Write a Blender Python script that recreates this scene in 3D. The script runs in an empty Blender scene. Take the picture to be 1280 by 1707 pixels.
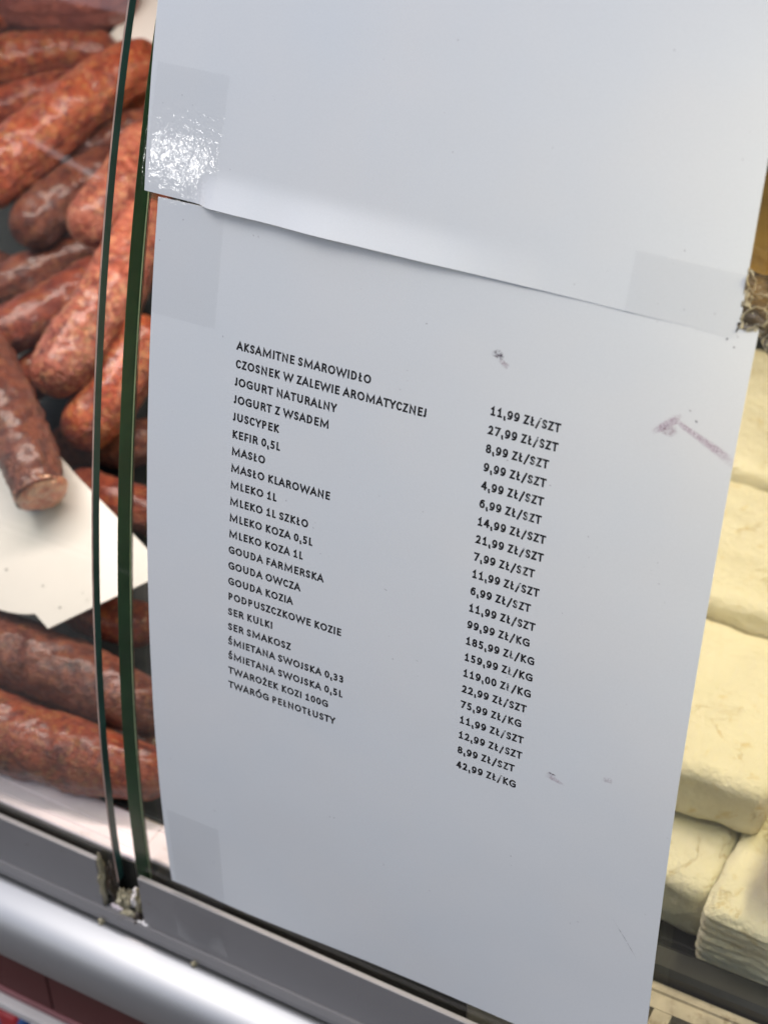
import bpy, bmesh, math, random
from mathutils import Vector, Matrix, noise
random.seed(7)
sc = bpy.context.scene
C = sc.collection

# ------------------------------------------------------------------ camera
cam_loc = Vector((0.3236187, -0.3726279, 1.3809182))
R_RIGHT = Vector((0.8780437, 0.4782028, -0.0190095))
R_DOWN = Vector((0.2830860, -0.5509901, -0.7850301))
R_FWD = Vector((-0.3858776, 0.6839094, -0.6191659))
FPX = 2912.58
cam = bpy.data.cameras.new('camera')
co = bpy.data.objects.new('camera', cam)
C.objects.link(co)
co.matrix_world = Matrix(((R_RIGHT.x, -R_DOWN.x, -R_FWD.x, cam_loc.x),
                          (R_RIGHT.y, -R_DOWN.y, -R_FWD.y, cam_loc.y),
                          (R_RIGHT.z, -R_DOWN.z, -R_FWD.z, cam_loc.z), (0, 0, 0, 1)))
cam.sensor_fit = 'HORIZONTAL'
cam.sensor_width = 36
cam.lens = FPX / 1280 * 36
cam.clip_start = 0.02
cam.clip_end = 200
cam.dof.use_dof = True
cam.dof.focus_distance = 0.597
cam.dof.aperture_fstop = 15
sc.camera = co

# ------------------------------------------------------------------ world, sun, lamps
world = bpy.data.worlds.new('World')
sc.world = world
world.use_nodes = True
wn = world.node_tree
bg = wn.nodes['Background']
sky = wn.nodes.new('ShaderNodeTexSky')
sky.sky_type = 'NISHITA'
sky.sun_disc = False
SUN_EL, SUN_AZ = math.radians(62), math.radians(215)
sky.sun_elevation = SUN_EL
sky.sun_rotation = SUN_AZ
sky.dust_density = 2.0
sky.ozone_density = 0.0
hs = wn.nodes.new('ShaderNodeHueSaturation')          # overcast: greyer than a clear sky
hs.inputs['Saturation'].default_value = 0.85
wn.links.new(sky.outputs[0], hs.inputs['Color'])
wn.links.new(hs.outputs[0], bg.inputs[0])
bg.inputs[1].default_value = 0.136

def lamp(name, typ, loc, target, energy, color, **kw):
    l = bpy.data.lights.new(name, typ)
    l.energy = energy
    l.color = color
    for k, v in kw.items():
        setattr(l, k, v)
    o = bpy.data.objects.new(name, l)
    C.objects.link(o)
    o.location = loc
    o.rotation_euler = (Vector(target) - Vector(loc)).to_track_quat('-Z', 'Y').to_euler()
    return o
sd = Vector((math.sin(SUN_AZ) * math.cos(SUN_EL), math.cos(SUN_AZ) * math.cos(SUN_EL), math.sin(SUN_EL)))
lamp('sun', 'SUN', sd * 3, (0, 0, 0), 0.6, (1, .98, .96), angle=math.radians(25))
# strip lamps under the top shelf of the case: pinkish over the meat, warm white over the cheese
lamp('meat_case_lamp', 'AREA', (-0.17, 0.135, 1.205), (-0.14, 0.07, 0.83), 2.0, (1, .83, .76), shape='RECTANGLE', size=0.42, size_y=0.04)
lamp('cheese_case_lamp', 'AREA', (0.34, 0.150, 1.215), (0.24, 0.12, 0.84), 1.75, (1, .84, .50), shape='RECTANGLE', size=0.42, size_y=0.04)
# small lamp added out of view to make the glint in the tape
gl_p, gl_d = Vector((0.0055, 0.0583, 1.1127)), Vector((-0.531, -0.835, 0.145)).normalized()
lamp('tape_glint_lamp', 'AREA', gl_p + gl_d * 2.0, gl_p, 0.9, (1, .98, .95), shape='RECTANGLE', size=0.008, size_y=0.12)

sc.view_settings.view_transform = 'Standard'
sc.view_settings.look = 'None'
sc.view_settings.exposure = 0.30
sc.view_settings.gamma = 1.0
sc.cycles.max_bounces = 10
sc.cycles.transparent_max_bounces = 24
sc.cycles.caustics_reflective = False
sc.cycles.caustics_refractive = False

# ------------------------------------------------------------------ helpers
def ray(px, py):
    return R_FWD + R_RIGHT * ((px - 640) / FPX) + R_DOWN * ((py - 853.5) / FPX)

def at(px, py, h):
    """point on the sloping heap of goods, h metres above its base slope"""
    v = ray(px, py)
    # z = .80 + .56 (y-.02) + h
    t = (0.80 + 0.56 * (cam_loc.y - 0.02) + h - cam_loc.z) / (v.z - 0.56 * v.y)
    return cam_loc + v * t, t

def atz(px, py, z):
    v = ray(px, py)
    t = (z - cam_loc.z) / v.z
    return cam_loc + v * t

def tag(o, label=None, cat=None, group=None, kind=None):
    if label: o['label'] = label
    if cat: o['category'] = cat
    if group: o['group'] = group
    if kind: o['kind'] = kind
    return o

def mesh_obj(name, verts, faces, mat=None, parent=None, smooth=False, uvs=None):
    me = bpy.data.meshes.new(name)
    me.from_pydata([tuple(v) for v in verts], [], faces)
    if uvs is not None:
        ul = me.uv_layers.new(name='UVMap')
        for lp in me.loops:
            ul.data[lp.index].uv = uvs[lp.vertex_index]
    me.update()
    if smooth:
        for p in me.polygons: p.use_smooth = True
    if mat: me.materials.append(mat)
    o = bpy.data.objects.new(name, me)
    C.objects.link(o)
    if parent: o.parent = parent
    return o

def empty(name, loc, label, cat, group=None):
    o = bpy.data.objects.new(name, None)
    C.objects.link(o)
    o.location = loc
    o.empty_display_size = 0.02
    return tag(o, label, cat, group)

def adopt(child, parent):
    child.parent = parent
    child.matrix_parent_inverse = Matrix.Translation(-Vector(parent.location))
    return child

def box(x0, x1, y0, y1, z0, z1):
    v = [(x, y, z) for x in (x0, x1) for y in (y0, y1) for z in (z0, z1)]
    f = [(0, 1, 3, 2), (4, 6, 7, 5), (0, 4, 5, 1), (2, 3, 7, 6), (0, 2, 6, 4), (1, 5, 7, 3)]
    return v, f

def bevel_box(name, x0, x1, y0, y1, z0, z1, mat, bw=0.0006, seg=2):
    v, f = box(x0, x1, y0, y1, z0, z1)
    o = mesh_obj(name, v, f, mat)
    bm = bmesh.new(); bm.from_mesh(o.data)
    bmesh.ops.recalc_face_normals(bm, faces=bm.faces)
    bmesh.ops.bevel(bm, geom=list(bm.edges), offset=bw, segments=seg, affect='EDGES', profile=0.5)
    bm.to_mesh(o.data); bm.free()
    return o

def extrude_profile(name, prof, x0, x1, mat, smooth=False, closed=True, nseg=1):
    """prof = [(y,z)...], run along X"""
    n = len(prof); V = []; F = []
    for k in range(nseg + 1):
        x = x0 + (x1 - x0) * k / nseg
        V += [(x, y, z) for y, z in prof]
    m = n if closed else n - 1
    for k in range(nseg):
        for i in range(m):
            j = (i + 1) % n
            F.append((k * n + i, k * n + j, (k + 1) * n + j, (k + 1) * n + i))
    if closed:
        F.append(tuple(range(n - 1, -1, -1))); F.append(tuple(nseg * n + i for i in range(n)))
    o = mesh_obj(name, V, F, mat, smooth=smooth)
    bm = bmesh.new(); bm.from_mesh(o.data)
    bmesh.ops.recalc_face_normals(bm, faces=bm.faces)
    bm.to_mesh(o.data); bm.free()
    return o

# ------------------------------------------------------------------ materials
def new_mat(name):
    m = bpy.data.materials.new(name); m.use_nodes = True
    nt = m.node_tree
    return m, nt, nt.nodes['Principled BSDF']

def N(nt, t, **kw):
    n = nt.nodes.new(t)
    for k, v in kw.items():
        if k in n.inputs: n.inputs[k].default_value = v
        else: setattr(n, k, v)
    return n

def ramp(nt, fac, stops):
    r = nt.nodes.new('ShaderNodeValToRGB')
    el = r.color_ramp.elements
    while len(el) < len(stops): el.new(0.5)
    for e, (p, c) in zip(el, stops):
        e.position = p
        e.color = (c, c, c, 1) if isinstance(c, (int, float)) else (*c, 1)
    nt.links.new(fac, r.inputs[0])
    return r

def simple(name, col, rough=0.5, metal=0.0, var=0.12, scale=30, bump=0.0, bscale=200, coat=0.0, dirt=None, spec=.5):
    m, nt, b = new_mat(name)
    b.inputs['Specular IOR Level'].default_value = spec
    tc = N(nt, 'ShaderNodeNewGeometry')
    n1 = N(nt, 'ShaderNodeTexNoise', Scale=scale, Detail=6.0, Roughness=0.6)
    nt.links.new(tc.outputs['Position'], n1.inputs['Vector'])
    lo = tuple(c * (1 - var) for c in col); hi = tuple(min(1, c * (1 + var)) for c in col)
    r = ramp(nt, n1.outputs[0], [(0.3, lo), (0.7, hi)])
    out = r.outputs[0]
    if dirt:
        n3 = N(nt, 'ShaderNodeTexNoise', Scale=dirt[1], Detail=8.0, Roughness=0.7)
        nt.links.new(tc.outputs['Position'], n3.inputs['Vector'])
        rr = ramp(nt, n3.outputs[0], [(dirt[2], 0.0), (dirt[2] + 0.12, dirt[3])])
        mx = N(nt, 'ShaderNodeMix', data_type='RGBA')
        nt.links.new(rr.outputs[0], mx.inputs[0]); nt.links.new(out, mx.inputs[6])
        mx.inputs[7].default_value = (*dirt[0], 1)
        out = mx.outputs[2]
    nt.links.new(out, b.inputs['Base Color'])
    b.inputs['Roughness'].default_value = rough
    b.inputs['Metallic'].default_value = metal
    b.inputs['Coat Weight'].default_value = coat
    if bump:
        n2 = N(nt, 'ShaderNodeTexNoise', Scale=bscale, Detail=4.0)
        nt.links.new(tc.outputs['Position'], n2.inputs['Vector'])
        bp = N(nt, 'ShaderNodeBump', Strength=bump, Distance=0.001)
        nt.links.new(n2.outputs[0], bp.inputs['Height'])
        nt.links.new(bp.outputs[0], b.inputs['Normal'])
    return m

def glass_mat(name, tint=(.95, .965, .955), dirt=0.005):
    """clear pane: sees through, mirrors by Fresnel on both faces, a trace of grime"""
    m = bpy.data.materials.new(name); m.use_nodes = True
    nt = m.node_tree; nt.nodes.clear()
    out = N(nt, 'ShaderNodeOutputMaterial')
    tr = N(nt, 'ShaderNodeBsdfTransparent'); tr.inputs[0].default_value = (*tint, 1)
    gl = N(nt, 'ShaderNodeBsdfGlossy'); gl.inputs['Roughness'].default_value = 0.015
    df = N(nt, 'ShaderNodeBsdfDiffuse'); df.inputs[0].default_value = (.8, .8, .8, 1)
    geo = N(nt, 'ShaderNodeNewGeometry')
    ior = N(nt, 'ShaderNodeMapRange')
    for i, v in enumerate((0, 1, 1.5, 1 / 1.5)): ior.inputs[1 + i].default_value = v
    nt.links.new(geo.outputs['Backfacing'], ior.inputs[0])
    fr = N(nt, 'ShaderNodeFresnel'); nt.links.new(ior.outputs[0], fr.inputs[0])
    m1 = N(nt, 'ShaderNodeMixShader'); m2 = N(nt, 'ShaderNodeMixShader')
    n = N(nt, 'ShaderNodeTexNoise', Scale=25.0, Detail=8.0, Roughness=0.65)
    nt.links.new(geo.outputs['Position'], n.inputs['Vector'])
    v = N(nt, 'ShaderNodeTexVoronoi', Scale=160.0)
    nt.links.new(geo.outputs['Position'], v.inputs['Vector'])
    vr = ramp(nt, v.outputs['Distance'], [(0.0, 1.0), (0.07, 0.0)])
    r = ramp(nt, n.outputs[0], [(0.35, dirt * .4), (0.75, dirt * 2.0)])
    n4 = N(nt, 'ShaderNodeTexNoise', Scale=40.0)
    nt.links.new(geo.outputs['Position'], n4.inputs['Vector'])
    gate = ramp(nt, n4.outputs[0], [(0.60, 0.0), (0.63, 0.35)])
    mu = N(nt, 'ShaderNodeMath', operation='MULTIPLY')
    nt.links.new(vr.outputs[0], mu.inputs[0]); nt.links.new(gate.outputs[0], mu.inputs[1])
    ad = N(nt, 'ShaderNodeMath', operation='ADD')
    nt.links.new(r.outputs[0], ad.inputs[0]); nt.links.new(mu.outputs[0], ad.inputs[1])
    nt.links.new(ad.outputs[0], m1.inputs[0]); nt.links.new(tr.outputs[0], m1.inputs[1]); nt.links.new(df.outputs[0], m1.inputs[2])
    nt.links.new(fr.outputs[0], m2.inputs[0]); nt.links.new(m1.outputs[0], m2.inputs[1]); nt.links.new(gl.outputs[0], m2.inputs[2])
    nt.links.new(m2.outputs[0], out.inputs[0])
    return m

def paper_mat():
    m, nt, b = new_mat('white_paper')
    uv = N(nt, 'ShaderNodeUVMap')
    geo = N(nt, 'ShaderNodeNewGeometry')
    big = N(nt, 'ShaderNodeTexNoise', Scale=22.0, Detail=3.0)
    nt.links.new(geo.outputs['Position'], big.inputs['Vector'])
    r = ramp(nt, big.outputs[0], [(0.3, (.745, .785, .812)), (0.7, (.772, .795, .805))])
    # sparse specks
    v = N(nt, 'ShaderNodeTexVoronoi', Scale=210.0)
    wob = N(nt, 'ShaderNodeTexNoise', Scale=900.0, Detail=2.0)
    nt.links.new(geo.outputs['Position'], wob.inputs['Vector'])
    mp = N(nt, 'ShaderNodeMix', data_type='RGBA'); mp.inputs[0].default_value = 0.0012
    nt.links.new(geo.outputs['Position'], mp.inputs[6]); nt.links.new(wob.outputs['Color'], mp.inputs[7])
    nt.links.new(mp.outputs[2], v.inputs['Vector'])
    sp = ramp(nt, v.outputs['Distance'], [(0.03, 1.0), (0.09, 0.0)])
    g = N(nt, 'ShaderNodeTexNoise', Scale=75.0, Detail=2.0)
    nt.links.new(geo.outputs['Position'], g.inputs['Vector'])
    gr = ramp(nt, g.outputs[0], [(0.58, 0.0), (0.68, 0.6)])
    mu = N(nt, 'ShaderNodeMath', operation='MULTIPLY')
    nt.links.new(sp.outputs[0], mu.inputs[0]); nt.links.new(gr.outputs[0], mu.inputs[1])
    mx = N(nt, 'ShaderNodeMix', data_type='RGBA')
    nt.links.new(mu.outputs[0], mx.inputs[0]); nt.links.new(r.outputs[0], mx.inputs[6])
    mx.inputs[7].default_value = (.28, .27, .30, 1)
    # faint fibre mottling
    fb = N(nt, 'ShaderNodeTexNoise', Scale=1500.0, Detail=4.0, Roughness=0.7)
    nt.links.new(geo.outputs['Position'], fb.inputs['Vector'])
    fr = ramp(nt, fb.outputs[0], [(0.3, .965), (0.7, 1.0)])
    m2 = N(nt, 'ShaderNodeMix', data_type='RGBA', blend_type='MULTIPLY'); m2.inputs[0].default_value = 1
    nt.links.new(mx.outputs[2], m2.inputs[6]); nt.links.new(fr.outputs[0], m2.inputs[7])
    nt.links.new(m2.outputs[2], b.inputs['Base Color'])
    b.inputs['Roughness'].default_value = 0.75
    b.inputs['Specular IOR Level'].default_value = 0.25
    bp = N(nt, 'ShaderNodeBump', Strength=0.06, Distance=0.0004)
    n2 = N(nt, 'ShaderNodeTexNoise', Scale=1100.0, Detail=3.0)
    nt.links.new(geo.outputs['Position'], n2.inputs['Vector'])
    nt.links.new(n2.outputs[0], bp.inputs['Height'])
    nt.links.new(bp.outputs[0], b.inputs['Normal'])
    return m

def ink_mat():
    """black toner; along one narrow line down the sheet it is partly missing"""
    m, nt, b = new_mat('black_toner')
    b.inputs['Base Color'].default_value = (.012, .012, .014, 1)
    b.inputs['Roughness'].default_value = 0.55
    uv = N(nt, 'ShaderNodeUVMap')
    sx = N(nt, 'ShaderNodeSeparateXYZ'); nt.links.new(uv.outputs[0], sx.inputs[0])
    d = N(nt, 'ShaderNodeMath', operation='SUBTRACT'); d.inputs[1].default_value = SCRATCH_U / 210
    nt.links.new(sx.outputs[0], d.inputs[0])
    a = N(nt, 'ShaderNodeMath', operation='ABSOLUTE'); nt.links.new(d.outputs[0], a.inputs[0])
    band = ramp(nt, a.outputs[0], [(0.0022, 1.0), (0.0048, 0.0)])
    no = N(nt, 'ShaderNodeTexNoise', Scale=700.0, Detail=3.0)
    geo = N(nt, 'ShaderNodeNewGeometry'); nt.links.new(geo.outputs['Position'], no.inputs['Vector'])
    nr = ramp(nt, no.outputs[0], [(0.42, 0.0), (0.48, 1.0)])
    mu = N(nt, 'ShaderNodeMath', operation='MULTIPLY')
    nt.links.new(band.outputs[0], mu.inputs[0]); nt.links.new(nr.outputs[0], mu.inputs[1])
    tr = N(nt, 'ShaderNodeBsdfTransparent'); ms = N(nt, 'ShaderNodeMixShader')
    out = nt.nodes['Material Output']
    nt.links.new(mu.outputs[0], ms.inputs[0]); nt.links.new(b.outputs[0], ms.inputs[1]); nt.links.new(tr.outputs[0], ms.inputs[2])
    nt.links.new(ms.outputs[0], out.inputs[0])
    return m
SCRATCH_U = 147.6

def smear_mat(name, col, scale, lo, hi, dens):
    """patchy ink or grime: UV y runs across the stroke 0..1, x along it"""
    m, nt, b = new_mat(name)
    b.inputs['Base Color'].default_value = (*col, 1)
    b.inputs['Roughness'].default_value = 0.6
    uv = N(nt, 'ShaderNodeUVMap'); sx = N(nt, 'ShaderNodeSeparateXYZ'); nt.links.new(uv.outputs[0], sx.inputs[0])
    def edge(o):
        s = N(nt, 'ShaderNodeMath', operation='SUBTRACT'); s.inputs[1].default_value = .5; nt.links.new(o, s.inputs[0])
        a = N(nt, 'ShaderNodeMath', operation='ABSOLUTE'); nt.links.new(s.outputs[0], a.inputs[0])
        return ramp(nt, a.outputs[0], [(0.22, 1.0), (0.5, 0.0)]).outputs[0]
    e = N(nt, 'ShaderNodeMath', operation='MULTIPLY'); nt.links.new(edge(sx.outputs[1]), e.inputs[0]); nt.links.new(edge(sx.outputs[0]), e.inputs[1])
    geo = N(nt, 'ShaderNodeNewGeometry')
    no = N(nt, 'ShaderNodeTexNoise', Scale=scale, Detail=6.0, Roughness=0.7); nt.links.new(geo.outputs['Position'], no.inputs['Vector'])
    nr = ramp(nt, no.outputs[0], [(lo, 0.0), (hi, dens)])
    mu = N(nt, 'ShaderNodeMath', operation='MULTIPLY'); nt.links.new(e.outputs[0], mu.inputs[0]); nt.links.new(nr.outputs[0], mu.inputs[1])
    tr = N(nt, 'ShaderNodeBsdfTransparent'); ms = N(nt, 'ShaderNodeMixShader')
    nt.links.new(mu.outputs[0], ms.inputs[0]); nt.links.new(tr.outputs[0], ms.inputs[1]); nt.links.new(b.outputs[0], ms.inputs[2])
    nt.links.new(ms.outputs[0], nt.nodes['Material Output'].inputs[0])
    return m

def tape_mat(name, haze=0.03, bump=0.30, grime=0.0):
    m = bpy.data.materials.new(name); m.use_nodes = True
    nt = m.node_tree; nt.nodes.clear()
    out = N(nt, 'ShaderNodeOutputMaterial')
    geo = N(nt, 'ShaderNodeNewGeometry')
    tr = N(nt, 'ShaderNodeBsdfTransparent'); tr.inputs[0].default_value = (.995, .995, .995, 1)
    gl = N(nt, 'ShaderNodeBsdfGlossy'); gl.inputs['Roughness'].default_value = 0.065
    df = N(nt, 'ShaderNodeBsdfDiffuse'); df.inputs[0].default_value = (.40, .40, .42, 1)
    n1 = N(nt, 'ShaderNodeTexNoise', Scale=1100.0, Detail=2.0, Roughness=0.5)
    n2 = N(nt, 'ShaderNodeTexNoise', Scale=330.0, Detail=2.0, Distortion=.8)
    for n in (n1, n2): nt.links.new(geo.outputs['Position'], n.inputs['Vector'])
    ad = N(nt, 'ShaderNodeMath', operation='MULTIPLY_ADD'); ad.inputs[1].default_value = .15
    nt.links.new(n1.outputs[0], ad.inputs[0]); nt.links.new(n2.outputs[0], ad.inputs[2])
    bp = N(nt, 'ShaderNodeBump', Strength=1.0, Distance=bump)
    nt.links.new(ad.outputs[0], bp.inputs['Height']); nt.links.new(bp.outputs[0], gl.inputs['Normal'])
    fr = N(nt, 'ShaderNodeFresnel')
    ior = N(nt, 'ShaderNodeMapRange')
    for i, q in enumerate((0, 1, 1.48, 1 / 1.48)): ior.inputs[1 + i].default_value = q
    nt.links.new(geo.outputs['Backfacing'], ior.inputs[0]); nt.links.new(ior.outputs[0], fr.inputs[0])
    m1 = N(nt, 'ShaderNodeMixShader'); m2 = N(nt, 'ShaderNodeMixShader')
    # small dust trapped in the glue
    v = N(nt, 'ShaderNodeTexVoronoi', Scale=330.0); nt.links.new(geo.outputs['Position'], v.inputs['Vector'])
    vr = ramp(nt, v.outputs['Distance'], [(0.04, 0.35), (0.10, 0.0)])
    g = N(nt, 'ShaderNodeTexNoise', Scale=110.0); nt.links.new(geo.outputs['Position'], g.inputs['Vector'])
    gr = ramp(nt, g.outputs[0], [(0.55, 0.0), (0.65, 1.0)])
    mu = N(nt, 'ShaderNodeMath', operation='MULTIPLY'); nt.links.new(vr.outputs[0], mu.inputs[0]); nt.links.new(gr.outputs[0], mu.inputs[1])
    ah = N(nt, 'ShaderNodeMath', operation='ADD'); ah.inputs[1].default_value = haze; nt.links.new(mu.outputs[0], ah.inputs[0])
    nt.links.new(ah.outputs[0], m1.inputs[0]); nt.links.new(tr.outputs[0], m1.inputs[1]); nt.links.new(df.outputs[0], m1.inputs[2])
    hf = N(nt, 'ShaderNodeMath', operation='MULTIPLY'); hf.inputs[1].default_value = .45     # glued down: only its outer face mirrors
    nt.links.new(fr.outputs[0], hf.inputs[0]); nt.links.new(hf.outputs[0], m2.inputs[0]); nt.links.new(m1.outputs[0], m2.inputs[1]); nt.links.new(gl.outputs[0], m2.inputs[2])
    nt.links.new(m2.outputs[0], out.inputs[0])
    return m

def dirty_tape_mat():
    """crumpled end of tape stuck on the bare pane: grey brown grime with pale creases"""
    m, nt, b = new_mat('dirty_crumpled_tape')
    geo = N(nt, 'ShaderNodeNewGeometry')
    mp = N(nt, 'ShaderNodeMapping'); mp.inputs['Rotation'].default_value = (.3, .5, .6); mp.inputs['Scale'].default_value = (1, .35, 1)
    nt.links.new(geo.outputs['Position'], mp.inputs[0])
    wob = N(nt, 'ShaderNodeTexNoise', Scale=120.0, Detail=3.0); nt.links.new(mp.outputs[0], wob.inputs['Vector'])
    mixv = N(nt, 'ShaderNodeMix', data_type='RGBA'); mixv.inputs[0].default_value = 0.012
    nt.links.new(mp.outputs[0], mixv.inputs[6]); nt.links.new(wob.outputs['Color'], mixv.inputs[7])
    v = N(nt, 'ShaderNodeTexVoronoi', Scale=150.0, feature='DISTANCE_TO_EDGE'); nt.links.new(mixv.outputs[2], v.inputs['Vector'])
    v2 = N(nt, 'ShaderNodeTexVoronoi', Scale=620.0, feature='F1'); nt.links.new(geo.outputs['Position'], v2.inputs['Vector'])
    cr = ramp(nt, v.outputs['Distance'], [(0.02, 1.0), (0.10, 0.0)])
    sp = ramp(nt, v2.outputs['Distance'], [(0.10, 1.0), (0.20, 0.0)])
    mxx = N(nt, 'ShaderNodeMath', operation='MAXIMUM'); nt.links.new(cr.outputs[0], mxx.inputs[0]); nt.links.new(sp.outputs[0], mxx.inputs[1])
    n = N(nt, 'ShaderNodeTexNoise', Scale=160.0, Detail=6.0); nt.links.new(geo.outputs['Position'], n.inputs['Vector'])
    base = ramp(nt, n.outputs[0], [(0.35, (.035, .028, .022)), (0.65, (.16, .13, .09))])
    mx = N(nt, 'ShaderNodeMix', data_type='RGBA'); nt.links.new(mxx.outputs[0], mx.inputs[0])
    nt.links.new(base.outputs[0], mx.inputs[6]); mx.inputs[7].default_value = (.50, .45, .30, 1)
    nt.links.new(mx.outputs[2], b.inputs['Base Color'])
    b.inputs['Roughness'].default_value = .25
    tr = N(nt, 'ShaderNodeBsdfTransparent'); tr.inputs[0].default_value = (.9, .85, .75, 1)
    ms = N(nt, 'ShaderNodeMixShader')
    al = ramp(nt, n.outputs[0], [(0.40, 0.95), (0.62, 0.55)])
    nt.links.new(al.outputs[0], ms.inputs[0]); nt.links.new(tr.outputs[0], ms.inputs[1]); nt.links.new(b.outputs[0], ms.inputs[2])
    bp = N(nt, 'ShaderNodeBump', Strength=.8, Distance=0.001); nt.links.new(cr.outputs[0], bp.inputs['Height']); nt.links.new(bp.outputs[0], b.inputs['Normal'])
    nt.links.new(ms.outputs[0], nt.nodes['Material Output'].inputs[0])
    return m

def sausage_mat(name, dark, mid, light, fat, fatamt=0.5, wet=0.4, scale=1.0):
    m, nt, b = new_mat(name)
    tc = N(nt, 'ShaderNodeTexCoord')
    oi = N(nt, 'ShaderNodeObjectInfo')
    uv = N(nt, 'ShaderNodeUVMap')
    geo = N(nt, 'ShaderNodeNewGeometry')
    n1 = N(nt, 'ShaderNodeTexNoise', Scale=150.0 * scale, Detail=7.0, Roughness=0.65, Distortion=0.5)
    nt.links.new(geo.outputs['Position'], n1.inputs['Vector'])
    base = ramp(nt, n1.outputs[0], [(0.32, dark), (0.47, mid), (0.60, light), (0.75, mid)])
    # fat and meat grain seen through the casing
    v = N(nt, 'ShaderNodeTexVoronoi', Scale=400.0 * scale, feature='SMOOTH_F1'); v.inputs['Smoothness'].default_value = .5
    wob = N(nt, 'ShaderNodeTexNoise', Scale=260.0, Detail=3.0); nt.links.new(geo.outputs['Position'], wob.inputs['Vector'])
    mv = N(nt, 'ShaderNodeMix', data_type='RGBA'); mv.inputs[0].default_value = 0.006
    nt.links.new(geo.outputs['Position'], mv.inputs[6]); nt.links.new(wob.outputs['Color'], mv.inputs[7])
    nt.links.new(mv.outputs[2], v.inputs['Vector'])
    sep = N(nt, 'ShaderNodeSeparateColor'); nt.links.new(v.outputs['Color'], sep.inputs[0])
    fr = ramp(nt, sep.outputs[0], [(1.06 - fatamt, 0.0), (1.06 - fatamt + .25, 0.42)])
    mx = N(nt, 'ShaderNodeMix', data_type='RGBA'); nt.links.new(fr.outputs[0], mx.inputs[0])
    nt.links.new(base.outputs[0], mx.inputs[6]); mx.inputs[7].default_value = (*fat, 1)
    # creases of the dried skin are darker brown
    mp = N(nt, 'ShaderNodeMapping'); mp.inputs['Scale'].default_value = (1.0, 14.0, 1.0)
    nt.links.new(uv.outputs[0], mp.inputs[0])
    cr = N(nt, 'ShaderNodeTexNoise', Scale=9.0, Detail=6.0, Roughness=0.6, Distortion=1.6); nt.links.new(mp.outputs[0], cr.inputs['Vector'])
    crr = ramp(nt, cr.outputs[0], [(0.36, 0.45), (0.46, 1.0)])
    m2 = N(nt, 'ShaderNodeMix', data_type='RGBA', blend_type='MULTIPLY'); m2.inputs[0].default_value = .8
    nt.links.new(mx.outputs[2], m2.inputs[6]); nt.links.new(crr.outputs[0], m2.inputs[7])
    hsv = N(nt, 'ShaderNodeHueSaturation'); nt.links.new(m2.outputs[2], hsv.inputs['Color'])
    vr = N(nt, 'ShaderNodeMapRange'); vr.inputs[3].default_value = .8; vr.inputs[4].default_value = 1.2
    nt.links.new(oi.outputs['Random'], vr.inputs[0]); nt.links.new(vr.outputs[0], hsv.inputs['Value'])
    nt.links.new(hsv.outputs[0], b.inputs['Base Color'])
    b.inputs['Roughness'].default_value = 0.42
    b.inputs['Coat Weight'].default_value = wet * 1.2
    b.inputs['Coat Roughness'].default_value = 0.27
    b.inputs['Subsurface Weight'].default_value = 0.08
    b.inputs['Subsurface Radius'].default_value = (.004, .0015, .001)
    hm = N(nt, 'ShaderNodeMath', operation='ADD'); nt.links.new(cr.outputs[0], hm.inputs[0]); nt.links.new(v.outputs['Distance'], hm.inputs[1])
    bp = N(nt, 'ShaderNodeBump', Strength=.9, Distance=0.0022)
    nt.links.new(hm.outputs[0], bp.inputs['Height']); nt.links.new(bp.outputs[0], b.inputs['Normal'])
    return m

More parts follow.
